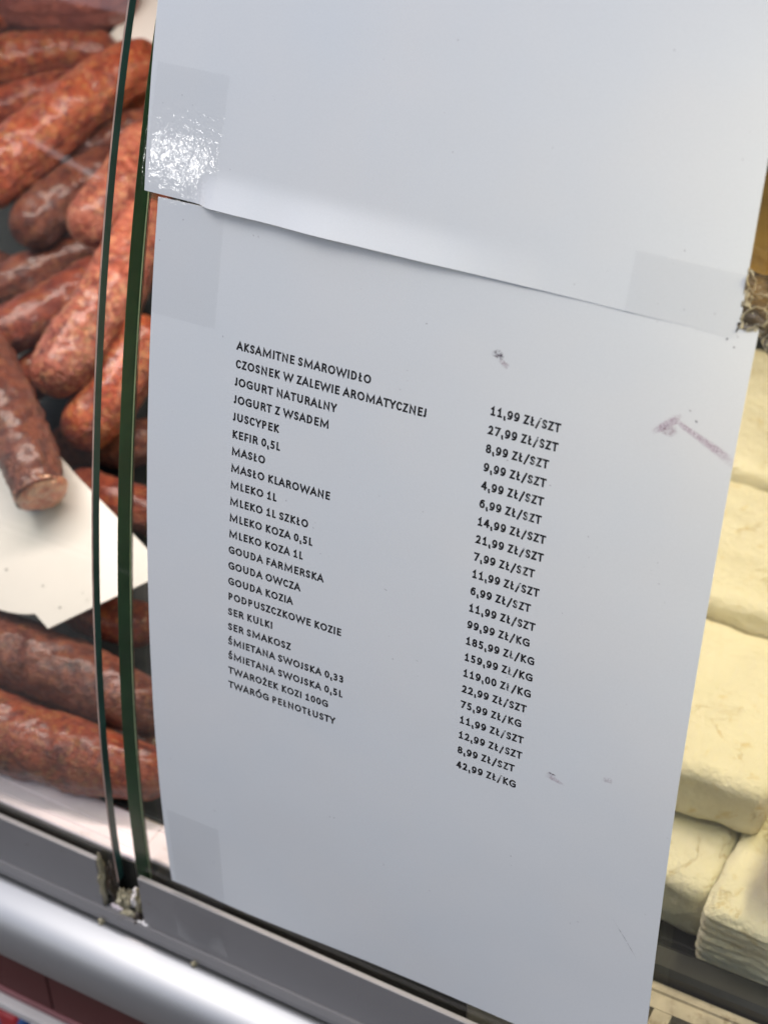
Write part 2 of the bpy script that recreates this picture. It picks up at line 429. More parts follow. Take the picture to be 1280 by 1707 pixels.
def cheese_mat(name, col, var, yel, ridges=False):
    m, nt, b = new_mat(name)
    geo = N(nt, 'ShaderNodeNewGeometry')
    n1 = N(nt, 'ShaderNodeTexNoise', Scale=40.0, Detail=7.0, Roughness=0.6); nt.links.new(geo.outputs['Position'], n1.inputs['Vector'])
    r = ramp(nt, n1.outputs[0], [(0.3, tuple(c * (1 - var) for c in col)), (0.65, col)])
    n2 = N(nt, 'ShaderNodeTexNoise', Scale=130.0, Detail=4.0, Distortion=.6); nt.links.new(geo.outputs['Position'], n2.inputs['Vector'])
    yr = ramp(nt, n2.outputs[0], [(0.62, 0.0), (0.72, 0.55)])
    mx = N(nt, 'ShaderNodeMix', data_type='RGBA'); nt.links.new(yr.outputs[0], mx.inputs[0]); nt.links.new(r.outputs[0], mx.inputs[6])
    mx.inputs[7].default_value = (*yel, 1)
    nt.links.new(mx.outputs[2], b.inputs['Base Color'])
    b.inputs['Roughness'].default_value = .45
    b.inputs['Subsurface Weight'].default_value = .15
    b.inputs['Subsurface Radius'].default_value = (.006, .005, .003)
    n3 = N(nt, 'ShaderNodeTexNoise', Scale=240.0, Detail=8.0, Roughness=.72); nt.links.new(geo.outputs['Position'], n3.inputs['Vector'])
    v3 = N(nt, 'ShaderNodeTexVoronoi', Scale=330.0, feature='SMOOTH_F1'); nt.links.new(geo.outputs['Position'], v3.inputs['Vector'])
    n5 = N(nt, 'ShaderNodeTexNoise', Scale=26.0, Detail=6.0, Roughness=.6, Distortion=1.0); nt.links.new(geo.outputs['Position'], n5.inputs['Vector'])
    vein = ramp(nt, n5.outputs[0], [(.488, 0.0), (.50, 1.0), (.512, 0.0)])
    n6 = N(nt, 'ShaderNodeTexNoise', Scale=33.0); nt.links.new(geo.outputs['Position'], n6.inputs['Vector'])
    vm = ramp(nt, n6.outputs[0], [(.52, 0.0), (.60, .7)])
    vv = N(nt, 'ShaderNodeMath', operation='MULTIPLY'); nt.links.new(vein.outputs[0], vv.inputs[0]); nt.links.new(vm.outputs[0], vv.inputs[1])
    m5 = N(nt, 'ShaderNodeMix', data_type='RGBA'); nt.links.new(vv.outputs[0], m5.inputs[0]); nt.links.new(mx.outputs[2], m5.inputs[6]); m5.inputs[7].default_value = (*yel, 1)
    nt.links.new(m5.outputs[2], b.inputs['Base Color'])
    h1 = N(nt, 'ShaderNodeMath', operation='MULTIPLY_ADD'); h1.inputs[1].default_value = .35
    nt.links.new(v3.outputs['Distance'], h1.inputs[0]); nt.links.new(n3.outputs[0], h1.inputs[2])
    h2 = N(nt, 'ShaderNodeMath', operation='MULTIPLY_ADD'); h2.inputs[1].default_value = -.35
    nt.links.new(vv.outputs[0], h2.inputs[0]); nt.links.new(h1.outputs[0], h2.inputs[2])
    bp = N(nt, 'ShaderNodeBump', Strength=.85, Distance=0.0022)
    nt.links.new(h2.outputs[0], bp.inputs['Height']); nt.links.new(bp.outputs[0], b.inputs['Normal'])
    return m

M = dict(
    paper=paper_mat(), ink=ink_mat(),
    purple=smear_mat('purple_ink', (.36, .10, .24), 1500.0, .34, .62, .42),
    purple_faint=smear_mat('faint_purple_ink', (.36, .18, .26), 1100.0, .35, .65, .40),
    grime=smear_mat('dark_grime', (.12, .09, .12), 800.0, .42, .58, .75),
    scratch=smear_mat('faint_scratch', (.30, .29, .30), 500.0, .40, .60, .4),
    glass=glass_mat('clear_glass'),
    edge_teal=simple('teal_glass_edge', (.022, .075, .072), .38, var=.25, scale=60, spec=.25),
    edge_green=simple('green_glass_edge', (.009, .052, .020), .4, var=.3, scale=50, spec=.15),
    cham_pink=simple('pink_chamfer_highlight', (.62, .42, .36), .25, var=.25, scale=120),  # pink highlight along the left pane's edge, put into the colour
    cham_green=simple('pale_green_highlight', (.46, .56, .33), .2, var=.35, scale=70),  # reflected highlight on the right pane's edge, painted as pale green
    cham_brown=simple('brown_glue_line', (.20, .12, .06), .4, var=.5, scale=90),
    tape=tape_mat('clear_tape', .005, .00007), tape_dull=tape_mat('dull_clear_tape', .005, .00006), tape_rail=tape_mat('thin_clear_tape', .02, .00008), dirty_tape=dirty_tape_mat(),
    rail=simple('grey_rail_metal', (.27, .265, .27), .42, .2, var=.06, scale=12, bump=.05, dirt=((.13, .10, .07), 90, .62, .5)),
    rail_top=simple('worn_pale_rail_edge', (.93, .90, .89), .4, 0, var=.05, scale=120, dirt=((.35, .24, .15), 130, .66, .8)),
    ledge=simple('pale_ledge', (.90, .80, .83), .35, 0, var=.10, scale=45, dirt=((.42, .30, .24), 70, .60, .5), bump=.15),
    bumper=simple('white_bumper_paint', (.46, .47, .485), .43, .88, var=.02, scale=10),
    red=simple('dark_red_panel', (.085, .014, .014), .45, 0, var=.12, scale=20),
    pink_trim=simple('dull_pink_trim', (.26, .10, .11), .5, 0, var=.1),
    white_trim=simple('white_trim', (.60, .58, .57), .4, 0, var=.05),
    dark=simple('dark_gap', (.016, .015, .014), .6, 0, var=.3),
    gasket=simple('black_rubber', (.022, .024, .020), .55, 0, var=.5, scale=150, bump=.4, dirt=((.12, .10, .07), 120, .62, .6)),
    black_tray=simple('black_plastic_tray', (.014, .016, .015), .5, 0, var=.25, scale=60),
    grille=simple('beige_steel_grille', (.46, .41, .32), .4, .1, var=.25, scale=90, bump=.2, dirt=((.16, .11, .06), 110, .55, .8)),
    steel=simple('case_steel', (.30, .29, .28), .4, .5, var=.08, scale=20),
    sealant=simple('yellowed_sealant', (.40, .36, .24), .4, 0, var=.5, scale=160, bump=.5, dirt=((.10, .05, .02), 150, .58, .9), coat=.4),
    sealant_dark=simple('dark_brown_sealant', (.045, .03, .018), .35, 0, var=.6, scale=160, bump=.5, coat=.3),
    card=simple('white_plastic_card', (.58, .555, .51), .38, 0, var=.02, scale=40, dirt=((.55, .50, .42), 60, .68, .4)),
    card_dot=simple('grey_fleck', (.25, .24, .22), .5),
    ground=simple('asphalt', (.17, .15, .135), .9, 0, var=.3, scale=8, bump=.4, bscale=60),
    pack_red=simple('red_wrapper', (.45, .02, .03), .3, 0, var=.2, scale=60),
    pack_blue=simple('blue_wrapper', (.03, .10, .30), .3, 0, var=.4, scale=60),
    pack_white=simple('pale_wrapper', (.60, .58, .66), .3, 0, var=.2, scale=60),
    pack_green=simple('green_wrapper', (.12, .28, .10), .3, 0, var=.3, scale=60),
    s_red=sausage_mat('smoked_red_skin', (.09, .012, .007), (.22, .032, .013), (.36, .070, .026), (.52, .20, .055), .42),
    s_orange=sausage_mat('orange_smoked_skin', (.12, .014, .007), (.33, .050, .016), (.48, .10, .030), (.60, .27, .08), .5),
    s_pink=sausage_mat('pink_brown_skin', (.11, .022, .014), (.29, .062, .034), (.44, .13, .075), (.60, .30, .14), .5),
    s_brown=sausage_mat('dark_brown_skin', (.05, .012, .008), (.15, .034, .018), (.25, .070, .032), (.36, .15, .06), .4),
    s_plum=sausage_mat('smooth_plum_skin', (.15, .032, .028), (.22, .055, .040), (.30, .085, .058), (.34, .11, .07), .25, scale=.5),
    meat=sausage_mat('cut_meat', (.62, .16, .09), (.78, .30, .18), (.85, .46, .30), (.90, .62, .42), .6, .7),
    ch_cream=cheese_mat('fresh_white_cheese', (.82, .76, .56), .08, (.66, .50, .20)),
    ch_pale=cheese_mat('pale_pressed_cheese', (.80, .76, .58), .10, (.62, .50, .24)),
    ch_pink=cheese_mat('pinkish_cheese', (.78, .66, .55), .08, (.62, .44, .26)),
    gouda=cheese_mat('golden_rind', (.50, .30, .07), .40, (.20, .09, .02)),
)

# ------------------------------------------------------------------ curved front surface
K1, K2, K3 = 0.00114178, -3.63242e-06, 3.90495e-08
GR = -0.0301093                       # the list sheet is turned this much on the pane
BETA = math.radians(16.58)
T0 = (0.0395706, 1.0567976)
_S = []
def _alpha(s):
    s2 = max(-230.0, min(290.0, s))
    a = -(K1 * s2 + K2 * s2 ** 2 / 2 + K3 * s2 ** 3 / 6)
    return a + (s2 - s) * 0.0015 if s < -230 else a
def _build():
    h = 0.5
    pts = {0: (0.0, 0.0)}
    y = z = 0.0
    for i in range(0, 640):
        s = i * h; a = _alpha(s + h / 2); y += -math.sin(a) * h; z += -math.cos(a) * h; pts[i + 1] = (y, z)
    y = z = 0.0
    for i in range(0, -900, -1):
        s = i * h; a = _alpha(s - h / 2); y -= -math.sin(a) * h; z -= -math.cos(a) * h; pts[i - 1] = (y, z)
    return pts
_P = _build()
def front(s):
    i = math.floor(s / 0.5); f = s / 0.5 - i
    y = _P[i][0] * (1 - f) + _P[i + 1][0] * f; z = _P[i][1] * (1 - f) + _P[i + 1][1] * f
    cb, sb = math.cos(BETA), math.sin(BETA)
    Y = (y * cb + z * sb) / 1000 + T0[0]; Z = (-y * sb + z * cb) / 1000 + T0[1]
    t = _alpha(s) + BETA               # lean back from the vertical
    return Y, Z, Vector((0, -math.cos(t), math.sin(t)))
def surf(x, s, off):
    """x, s, off in mm -> world point (off = distance out from the pane's front face)"""
    Y, Z, n = front(s)
    return Vector((x / 1000, Y, Z)) + n * (off / 1000)
def sheet_pt(u, v, off, g=GR, ou=0, ov=0):
    return surf(ou + u * math.cos(g) - v * math.sin(g), ov + u * math.sin(g) + v * math.cos(g), off)

# ------------------------------------------------------------------ ground and counter
gv = [(-30, -30, 0), (30, -30, 0), (30, 30, 0), (-30, 30, 0)]
tag(mesh_obj('ground', gv, [(0, 1, 2, 3)], M['ground']), kind='structure')

counter = empty('display_counter', (0, 0.3, 0), 'long refrigerated deli display counter with grey channel, white rounded bumper and dark red panel', 'display counter')
def cpart(o, label=None):
    adopt(o, counter)
    if label: o['label'] = label
    return o
XG1, XG2 = -22.5, -11.3
X0, X1 = -0.9, 0.9
LW1, RW0 = -0.0300, -0.0085        # where the left front wall ends, where the right one starts
for nm, a, b_ in (('channel_wall', X0, LW1), ('channel_wall', RW0, X1)):
    w = cpart(bevel_box(nm, a, b_, -.0037, -.0012, .7745, .8050, M['rail'], .0004))
    e = bevel_box('wall_edge', a + .0002, b_ - .0002, -.0040, -.0008, .8051, .8060, M['rail_top'], .0002)
    e.parent = w; e.matrix_parent_inverse = w.matrix_world.inverted() if False else Matrix.Translation(-Vector(counter.location))
cpart(extrude_profile('channel_base', [(-.0062, .7680), (-.0062, .7715), (-.0050, .7745), (.0120, .7745), (.0120, .7680)], X0, X1, M['rail']))
cpart(extrude_profile('channel_floor', [(-.0011, .7746), (-.0011, .7790), (.0118, .7790), (.0118, .7746)], X0, X1, M['gasket']))
bp = [(-.0062, .7676), (-.0090, .7674)]
by, bz = bp[-1]
segs = [(72, 64, .0065), (64, 45, .0075), (45, 20, .0090), (20, -25, .0160), (-25, -88, .0110)]
for n0, n1, ln in segs:
    for q in range(8):
        a_ = math.radians(n0 + (n1 - n0) * (q + .5) / 8)
        by -= math.sin(a_) * ln / 8; bz -= math.cos(a_) * ln / 8
        if math.sin(a_) < 0: pass
        bp.append((by, bz))
bp += [(-.006, bz), (-.006, .7656)]
ob = cpart(extrude_profile('bumper', bp, X0, X1, M['bumper'], smooth=False))
for p in ob.data.polygons: p.use_smooth = abs(p.normal.x) < .5
cpart(bevel_box('red_panel', X0, -.0665, -.0120, -.0050, .6860, .7330, M['red'], .0004))
cpart(bevel_box('red_panel', -.0655, X1, -.0120, -.0050, .6860, .7330, M['red'], .0004))
cpart(bevel_box('panel_trim', X0, X1, -.0128, -.0055, .6812, .6857, M['pink_trim'], .0004))
cpart(bevel_box('shelf_edge', X0, X1, -.0165, .010, .6735, .6790, M['white_trim'], .0006))
cpart(bevel_box('lower_body', X0, X1, .16, .75, .08, .66, M['dark'], .002))
cpart(bevel_box('lower_shelf', X0, X1, -.004, .16, .560, .566, M['dark'], .001))
cpart(bevel_box('case_floor', X0, X1, .013, .80, .740, .760, M['steel'], .001))
cpart(bevel_box('back_wall', X0, X1, .80, .82, .08, 1.32, M['steel'], .001))
cpart(bevel_box('top_shelf', X0, X1, .20, .82, 1.300, 1.325, M['steel'], .002))  # opaque case top out of view, put in to block the sky

# unseen wall across the aisle, added so glass and bumper mirror dark
tag(bevel_box('wall', -9, 9, -4.9, -4.6, 0, 3.1, simple('dim_brown_wall', (.12, .105, .095), .8, var=.3, scale=3), .01), kind='structure')

# pale ledge in front of the meat tray, with fine grooves
def ledge(x0, x1):
    prof = [(.0065, .7700), (.0065, .8015), (.0072, .8022), (.0105, .8022), (.0109, .8017), (.0113, .8022), (.0168, .8022), (.0172, .8016), (.0176, .8022), (.0270, .8024), (.0300, .7995), (.0300, .7700)]
    return cpart(extrude_profile('front_ledge', prof, x0, x1, M['ledge']))
ledge(X0, -.0170)
prof = [(.0100, .7700), (.0100, .8015), (.0107, .8022), (.0240, .8022), (.0245, .8016), (.0250, .8022), (.0300, .8022), (.0300, .7700)]
cpart(extrude_profile('front_ledge', prof, -.0168, .14, M['ledge']))

cpart(bevel_box('channel_shade_strip', X0, -.0171, .0056, .0064, .7792, .8004, M['gasket'], .0002))  # added dark strip standing in for the shade inside the channel
cpart(bevel_box('channel_shade_strip', -.0167, .14, .0092, .0099, .7792, .8004, M['gasket'], .0002))  # same painted shade behind the thicker right pane

# slotted return-air grille below the cheese
gy0, gy1, gz = .0100, .0520, .8010
gr = cpart(extrude_profile('air_grille', [(gy0, .780), (gy0, gz), (.0270, gz), (.0270, .780)], .1402, X1, M['grille']))
cpart(extrude_profile('grille_rib', [(.0400, .780), (.0400, gz), (.0455, gz + .0004), (.0460, gz - .0010), (.0480, gz - .0010), (.0485, gz), (gy1, gz), (gy1, .780)], .1402, X1, M['grille']))
bx = .1402
k = 0
while bx < .42:
    w_ = .0075
    cpart(extrude_profile('grille_bar', [(.0271, .790), (.0271, gz - .0001), (.0399, gz - .0001), (.0399, .790)], bx, bx + w_, M['grille']))
    bx += .0335
    k += 1
cpart(bevel_box('grille_pit', .1402, X1, .0272, .0398, .775, .783, M['dark'], .0004))

# ------------------------------------------------------------------ glass panels
def glass_panel(x0, x1, thick, label, side):
    """side: +1 -> the edge seen is at x1 (right edge), -1 -> at x0"""
    root = empty('curved_glass_panel', (x0 / 1000 if side < 0 else x1 / 1000, 0, .78), label, 'glass panel', 'curved front glass panels of the counter')
    SV = [-330 + i * 6 for i in range(0, 101)]
    SV = [s for s in SV if s <= 275] + [278]
    V = []; F = []
    for s in SV:
        V += [surf(x0, s, 0), surf(x1, s, 0), surf(x1, s, -thick), surf(x0, s, -thick)]
    for i in range(len(SV) - 1):
        a = i * 4; b = a + 4
        F += [(a, a + 1, b + 1, b), (a + 2, a + 3, b + 3, b + 2)]
    ob = mesh_obj('pane', V, F, M['glass'], smooth=True)
    bm = bmesh.new(); bm.from_mesh(ob.data)
    # outward normals: front faces viewer (-y), back faces inward
    for f in bm.faces:
        c = f.calc_center_median()
        f.normal_update()
    bm.to_mesh(ob.data); bm.free()
    # fix orientation
    flip = []
    for p in ob.data.polygons:
        is_front = (p.index % 2 == 0)
        if (p.normal.y < 0) != is_front: flip.append(p.index)
    if flip:
        bm = bmesh.new(); bm.from_mesh(ob.data); bm.faces.ensure_lookup_table()
        bmesh.ops.reverse_faces(bm, faces=[bm.faces[i] for i in flip]); bm.to_mesh(ob.data); bm.free()
    adopt(ob, root)
    def strip(name, xa, xb, oa, ob_, mat, wav=0.0, s1=276):
        V = []; F = []
        ss = [s for s in SV if s <= s1]
        for i, s in enumerate(ss):
            w = wav * noise.noise(Vector((s * .03, xa, 1.7)))
            V += [surf(xa + w, s, oa), surf(xb + w, s, ob_)]
        F = [(2 * i, 2 * i + 1, 2 * i + 3, 2 * i + 2) for i in range(len(ss) - 1)]
        o = mesh_obj(name, V, F, mat, smooth=True)
        return adopt(o, root)
    if side > 0:
        strip('chamfer', x1 - .5, x1, 0.02, -.25, M['cham_pink'])  # strip coloured as the edge's highlight
        strip('polished_edge', x1, x1, -.25, -thick + .5, M['edge_teal'])
        strip('chamfer', x1, x1 - .5, -thick + .5, -thick - .02, M['edge_green'])
    else:
        strip('chamfer', x0 + .25, x0, 0.02, -.3, M['cham_green'])
        strip('polished_edge', x0, x0, -.3, -thick + .9, M['edge_green'])
        strip('chamfer', x0 - .12, x0 + .28, -thick + .9, -thick + .45, M['cham_green'], .05)  # bright line drawn in as a reflection beside the green band
        strip('chamfer', x0 + .28, x0 + .55, -thick + .45, -thick + .3, M['edge_green'])
        strip('glue_line', x0 + .60, x0 + .85, -thick + .15, -thick - .02, M['cham_brown'], .1)
    return root
glass_panel(-700, XG1, 4.6, 'left curved glass panel with a thin teal edge, in front of the sausages', +1)
glass_panel(XG2, 700, 9.0, 'right curved glass panel with a broad dark green edge, carrying the taped paper sheets', -1)

# ------------------------------------------------------------------ paper sheets
def sheet(name, label, nu, nv, off, pt, u0=0, u1=210, v0=0, v1=297, thick=.11):
    V = []; F = []; UV = []
    for side in (0, 1):
        for j in range(nv + 1):
            for i in range(nu + 1):
                u = u0 + (u1 - u0) * i / nu; v = v0 + (v1 - v0) * j / nv
                V.append(pt(u, v, off(u, v) - side * thick)); UV.append((u / 210, v / 297))
    n = (nu + 1) * (nv + 1)
    V += list(V); UV += list(UV)      # rim faces get vertices of their own so the edges stay crisp
    for j in range(nv):
        for i in range(nu):
            a = j * (nu + 1) + i
            F.append((a, a + nu + 1, a + nu + 2, a + 1))
            F.append((n + a, n + a + 1, n + a + nu + 2, n + a + nu + 1))
    for i in range(nu):
        m = i + 2 * n
        F.append((m, m + 1, n + m + 1, n + m)); a = nv * (nu + 1) + m; F.append((a + 1, a, n + a, n + a + 1))
    for j in range(nv):
        a = 2 * n + j * (nu + 1); F.append((a + nu + 1, a, n + a, n + a + nu + 1)); a += nu; F.append((a, a + nu + 1, n + a + nu + 1, n + a))
    o = mesh_obj(name, V, F, M['paper'], uvs=UV)
    for p in o.data.polygons: p.use_smooth = p.index < nu * nv * 2
    return o

VT = -45.94
def off_list(u, v):
    w = .45 + .12 * noise.noise(Vector((u * .02, v * .02, 3.1))) + .07 * noise.noise(Vector((u * .055, v * .055, 6.1)))
    # bottom edge waves away from the pane between its tapes
    b = max(0, (v - (297 - 45)) / 45)
    w += b * b * (0.9 + .9 * math.sin(u * .035 + .6)) * (1 - math.exp(-(u / 30) ** 2))
    # slight cockle along the right edge
    w += .25 * max(0, (u - 170) / 40) * (1 + math.sin(v * .05))
    return w
def pt_list(u, v, off):
    wob = .55 * math.sin(u * .041 + 2.4) * max(0, (v - 270) / 27)     # not quite straight trimmed edge
    return sheet_pt(u, v + VT + wob, off)
lst = sheet('price_list_sheet', '', 70, 90, off_list, pt_list)
tag(lst, 'white paper price list printed with black product names and prices, taped to the curved glass', 'price list')


# upper blank sheet: its bottom left corner at u=-5.7,v=-47 of the list sheet's frame, turned 1.5 degrees
GA = math.radians(1.48)
def pt_up(u, v, off):
    uu = -5.6 + u * math.cos(GA) + (297 - v) * math.sin(-GA * 1.25)
    vv = -47.1 + u * math.sin(GA) - (297 - v) * math.cos(GA)
    return sheet_pt(uu, vv, off)
def smooth01(t): t = max(0, min(1, t)); return t * t * (3 - 2 * t)
def off_up(u, v):
    d = 297 - v
    w = .72 + .12 * noise.noise(Vector((u * .018, v * .018, 8.1))) + .07 * noise.noise(Vector((u * .055, v * .055, 2.1)))
    lift = smooth01((u - 21) / 7) * (1 - smooth01((u - 70) / 95))
    prof = max(0, 1 - d / 10.5) ** 1.25
    w += lift * prof * (3.7 + 1.1 * noise.noise(Vector((u * .05, 0, 2))))
    w += .16 * noise.noise(Vector((u * .12, 4, 2))) * math.exp(-d / 12)
    return w
up = sheet('blank_sheet', '', 84, 110, off_up, pt_up)
tag(up, 'blank white paper sheet taped above and overlapping the price list, its lower edge lifting', 'paper sheet')


# ------------------------------------------------------------------ lettering
CAP = 3.08; TH = .208
ADV = dict(A=1185, B=1114, C=1084, D=1276, E=1000, F=941, G=1304, I=546, J=678, K=1120, L=866, M=1790, N=1350, O=1384, P=1090,
           R=1153, S=968, T=1014, U=1318, W=1856, Y=1065, Z=968)
ADV.update({'Ł': 890, 'Ż': 968, 'Ś': 968, 'Ó': 1384, ',': 528, ' ': 463, '/': 880})
for c in '0123456789': ADV[c] = 1038
def arc(cx, cy, rx, ry, a0, a1, n=10):
    return [(cx + rx * math.cos(math.radians(a0 + (a1 - a0) * i / n)), cy + ry * math.sin(math.radians(a0 + (a1 - a0) * i / n))) for i in range(n + 1)]
_S_ = [(.93, .86), (.80, .96), (.55, 1.0), (.26, .96), (.08, .84), (.06, .70), (.20, .58), (.50, .49), (.80, .40), (.95, .28), (.93, .14), (.74, .03), (.45, .0), (.18, .04), (.04, .12)]
_9_ = arc(.5, .66, .47, .34, 0, 360, 14) + [(.96, .45), (.84, .20), (.62, .05), (.30, .0), (.14, .03)]
G = {
 'A': (.005, [[(0, 0), (.5, 1), (1, 0)], [(.20, .30), (.80, .30)]]),
 'C': (.06, [arc(.58, .5, .58, .5, 48, 312, 14)]),
 'D': (.12, [[(0, 0), (0, 1), (.35, 1)] + arc(.38, .5, .62, .5, 90, -90, 12) + [(.35, 0), (0, 0)]]),
 'E': (.125, [[(1, 1), (0, 1), (0, 0), (1, 0)], [(0, .52), (.88, .52)]]),
 'F': (.125, [[(1, 1), (0, 1), (0, 0)], [(0, .48), (.9, .48)]]),
 'G': (.06, [arc(.56, .5, .56, .5, 52, 285, 13) + [(.85, .03), (1, .10), (1, .47), (.62, .47)]]),
 'I': (.125, [[(.5, 0), (.5, 1)]]),
 'J': (.02, [[(.85, 1), (.85, .26), (.74, .06), (.48, 0), (.18, .04)]]),
 'K': (.125, [[(0, 0), (0, 1)], [(.92, 1), (.10, .52), (1, 0)]]),
 'L': (.125, [[(0, 1), (0, 0), (1, 0)]]),
 'M': (.125, [[(0, 0), (.03, 1), (.5, .10), (.97, 1), (1, 0)]]),
 'N': (.125, [[(0, 0), (0, 1), (1, 0), (1, 1)]]),
 'O': (.06, [arc(.5, .5, .5, .5, 0, 360, 20)]),
 'P': (.125, [[(0, 0), (0, 1), (.45, 1)] + arc(.5, .72, .5, .28, 90, -90, 8) + [(.45, .44), (0, .44)]]),
 'R': (.125, [[(0, 0), (0, 1), (.40, 1)] + arc(.42, .74, .45, .26, 90, -90, 8) + [(.40, .48), (0, .48)], [(.45, .48), (.72, .36), (1, 0)]]),
 'S': (.06, [_S_]),
 'T': (.015, [[(0, 1), (1, 1)], [(.5, 1), (.5, 0)]]),
 'U': (.115, [[(0, 1), (0, .38)] + arc(.5, .38, .5, .38, 180, 360, 10) + [(1, .38), (1, 1)]]),
 'W': (.02, [[(0, 1), (.24, 0), (.5, .92), (.76, 0), (1, 1)]]),
 'Y': (.01, [[(0, 1), (.5, .42), (1, 1)], [(.5, .42), (.5, 0)]]),
 'Z': (.055, [[(.04, 1), (.98, 1), (0, 0), (1, 0)]]),
 '0': (.06, [arc(.5, .5, .5, .5, 0, 360, 18)]),
 '1': (.10, [[(.08, .78), (.52, 1), (.52, 0)], [(.06, 0), (.98, 0)]]),
 '2': (.09, [[(.04, .84), (.22, .97), (.50, 1.0), (.78, .94), (.90, .76), (.84, .56), (.60, .32), (.0, .0), (1, 0)]]),
 '3': (.10, [[(.06, .92), (.30, 1.0), (.62, .99), (.86, .88), (.88, .70), (.72, .56), (.36, .53)], [(.40, .53), (.78, .46), (.95, .29), (.86, .09), (.56, .0), (.26, .0), (.02, .07)]]),
 '4': (.05, [[(.72, 0), (.72, 1), (.62, 1), (0, .28), (1, .28)]]),
 '5': (.10, [[(.90, 1), (.18, 1), (.14, .56), (.45, .58), (.78, .52), (.95, .33), (.88, .11), (.58, .0), (.28, .0), (.04, .06)]]),
 '6': (.06, [[(1 - x, 1 - y) for x, y in _9_]]),
 '7': (.06, [[(0, 1), (1, 1), (.30, 0)]]),
 '8': (.06, [arc(.5, .76, .40, .24, -90, 270, 14), arc(.5, .26, .48, .26, 90, 450, 14)]),
 '9': (.06, [_9_]),
 ',': (.12, [[(.85, .10), (.70, -.08), (.15, -.26)]]),
 '/': (.02, [[(0, -.22), (1, 1.10)]]),
}
G['Ł'] = (.12, [[(.12, 1), (.12, 0), (1, 0)], [(-.16, .34), (.62, .66)]])
G['Ż'] = (.055, G['Z'][1] + [[(.46, 1.28), (.56, 1.28)]])
G['Ś'] = (.06, G['S'][1] + [[(.46, 1.24), (.74, 1.40)]])
G['Ó'] = (.06, G['O'][1] + [[(.48, 1.24), (.68, 1.40)]])
def ribbon(pts, t, rnd):
    """mitred stroke outline of pts, half width t/2; returns quads (list of 4-point tuples share verts)"""
    P = []
    for p in pts:
        if not P or (Vector(p) - P[-1]).length > 1e-3: P.append(Vector(p))
    closed = (P[0] - P[-1]).length < 1e-3
    if closed: P = P[:-1]
    n = len(P)
    if not closed:
        d0 = (P[0] - P[1]).normalized(); d1 = (P[-1] - P[-2]).normalized()
        P[0] = P[0] + d0 * t * .5; P[-1] = P[-1] + d1 * t * .5
    L, Rr = [], []
    for i in range(n):
        a = P[i - 1] if (i > 0 or closed) else None
        b = P[(i + 1) % n] if (i < n - 1 or closed) else None
        dirs = []
        if a is not None: dirs.append((P[i] - a).normalized())
        if b is not None: dirs.append((b - P[i]).normalized())
        if len(dirs) == 2:
            d = dirs[0] + dirs[1]
            d = d.normalized() if d.length > 1e-4 else dirs[0]
            nn = Vector((-d.y, d.x)); n0 = Vector((-dirs[0].y, dirs[0].x))
            k = 1 / max(.42, nn.dot(n0))
        else:
            d = dirs[0]; nn = Vector((-d.y, d.x)); k = 1
        L.append(P[i] + nn * t * .5 * k); Rr.append(P[i] - nn * t * .5 * k)
    return L, Rr, closed
def text_mesh(name, txt, u0, vbase, parent):
    V = []; F = []; UV = []
    x = 0.0
    k = 0
    for ch in txt:
        adv = ADV[ch] / 1294 * .95
        if ch in G:
            lsb, strokes = G[ch]
            xa = lsb + TH / 2; xb = adv - lsb - TH / 2
            if ch in 'EFLKR': xb = adv - .05 - TH / 2
            if ch in 'J': xb = adv - .13 - TH / 2 + .05
            for st in strokes:
                k += 1
                pts = [(x + xa + (xb - xa) * px, TH / 2 + (1 - TH) * py) for px, py in st]
                L, Rr, cl = ribbon(pts, TH, 0)
                base = len(V)
                for a, b in zip(L, Rr):
                    for q in (a, b):
                        u = u0 + q.x * CAP; v = vbase - q.y * CAP
                        V.append(pt_list(u, v - VT, off_list(u, v - VT) + .03 + .004 * (k % 3))); UV.append((u / 210, v / 297))
                m = len(L)
                for i in range(m if cl else m - 1):
                    j = (i + 1) % m
                    F.append((base + 2 * i, base + 2 * j, base + 2 * j + 1, base + 2 * i + 1))
        x += adv
    o = mesh_obj(name, V, F, M['ink'], parent, uvs=UV)
    o['label'] = 'black printed line reading ' + txt
    return x * CAP
ROWS = [('AKSAMITNE SMAROWIDŁO', '11,99 ZŁ/SZT'), ('CZOSNEK W ZALEWIE AROMATYCZNEJ', '27,99 ZŁ/SZT'), ('JOGURT NATURALNY', '8,99 ZŁ/SZT'),
        ('JOGURT Z WSADEM', '9,99 ZŁ/SZT'), ('JUSCYPEK', '4,99 ZŁ/SZT'), ('KEFIR 0,5L', '6,99 ZŁ/SZT'), ('MASŁO', '14,99 ZŁ/SZT'),
        ('MASŁO KLAROWANE', '21,99 ZŁ/SZT'), ('MLEKO 1L', '7,99 ZŁ/SZT'), ('MLEKO 1L SZKŁO', '11,99 ZŁ/SZT'), ('MLEKO KOZA 0,5L', '6,99 ZŁ/SZT'),
        ('MLEKO KOZA 1L', '11,99 ZŁ/SZT'), ('GOUDA FARMERSKA', '99,99 ZŁ/KG'), ('GOUDA OWCZA', '185,99 ZŁ/KG'), ('GOUDA KOZIA', '159,99 ZŁ/KG'),
        ('PODPUSZCZKOWE KOZIE', '119,00 ZŁ/KG'), ('SER KULKI', '22,99 ZŁ/SZT'), ('SER SMAKOSZ', '75,99 ZŁ/KG'), ('ŚMIETANA SWOJSKA 0,33', '11,99 ZŁ/SZT'),
        ('ŚMIETANA SWOJSKA 0,5L', '12,99 ZŁ/SZT'), ('TWAROŻEK KOZI 100G', '8,99 ZŁ/SZT'), ('TWARÓG PEŁNOTŁUSTY', '42,99 ZŁ/KG')]
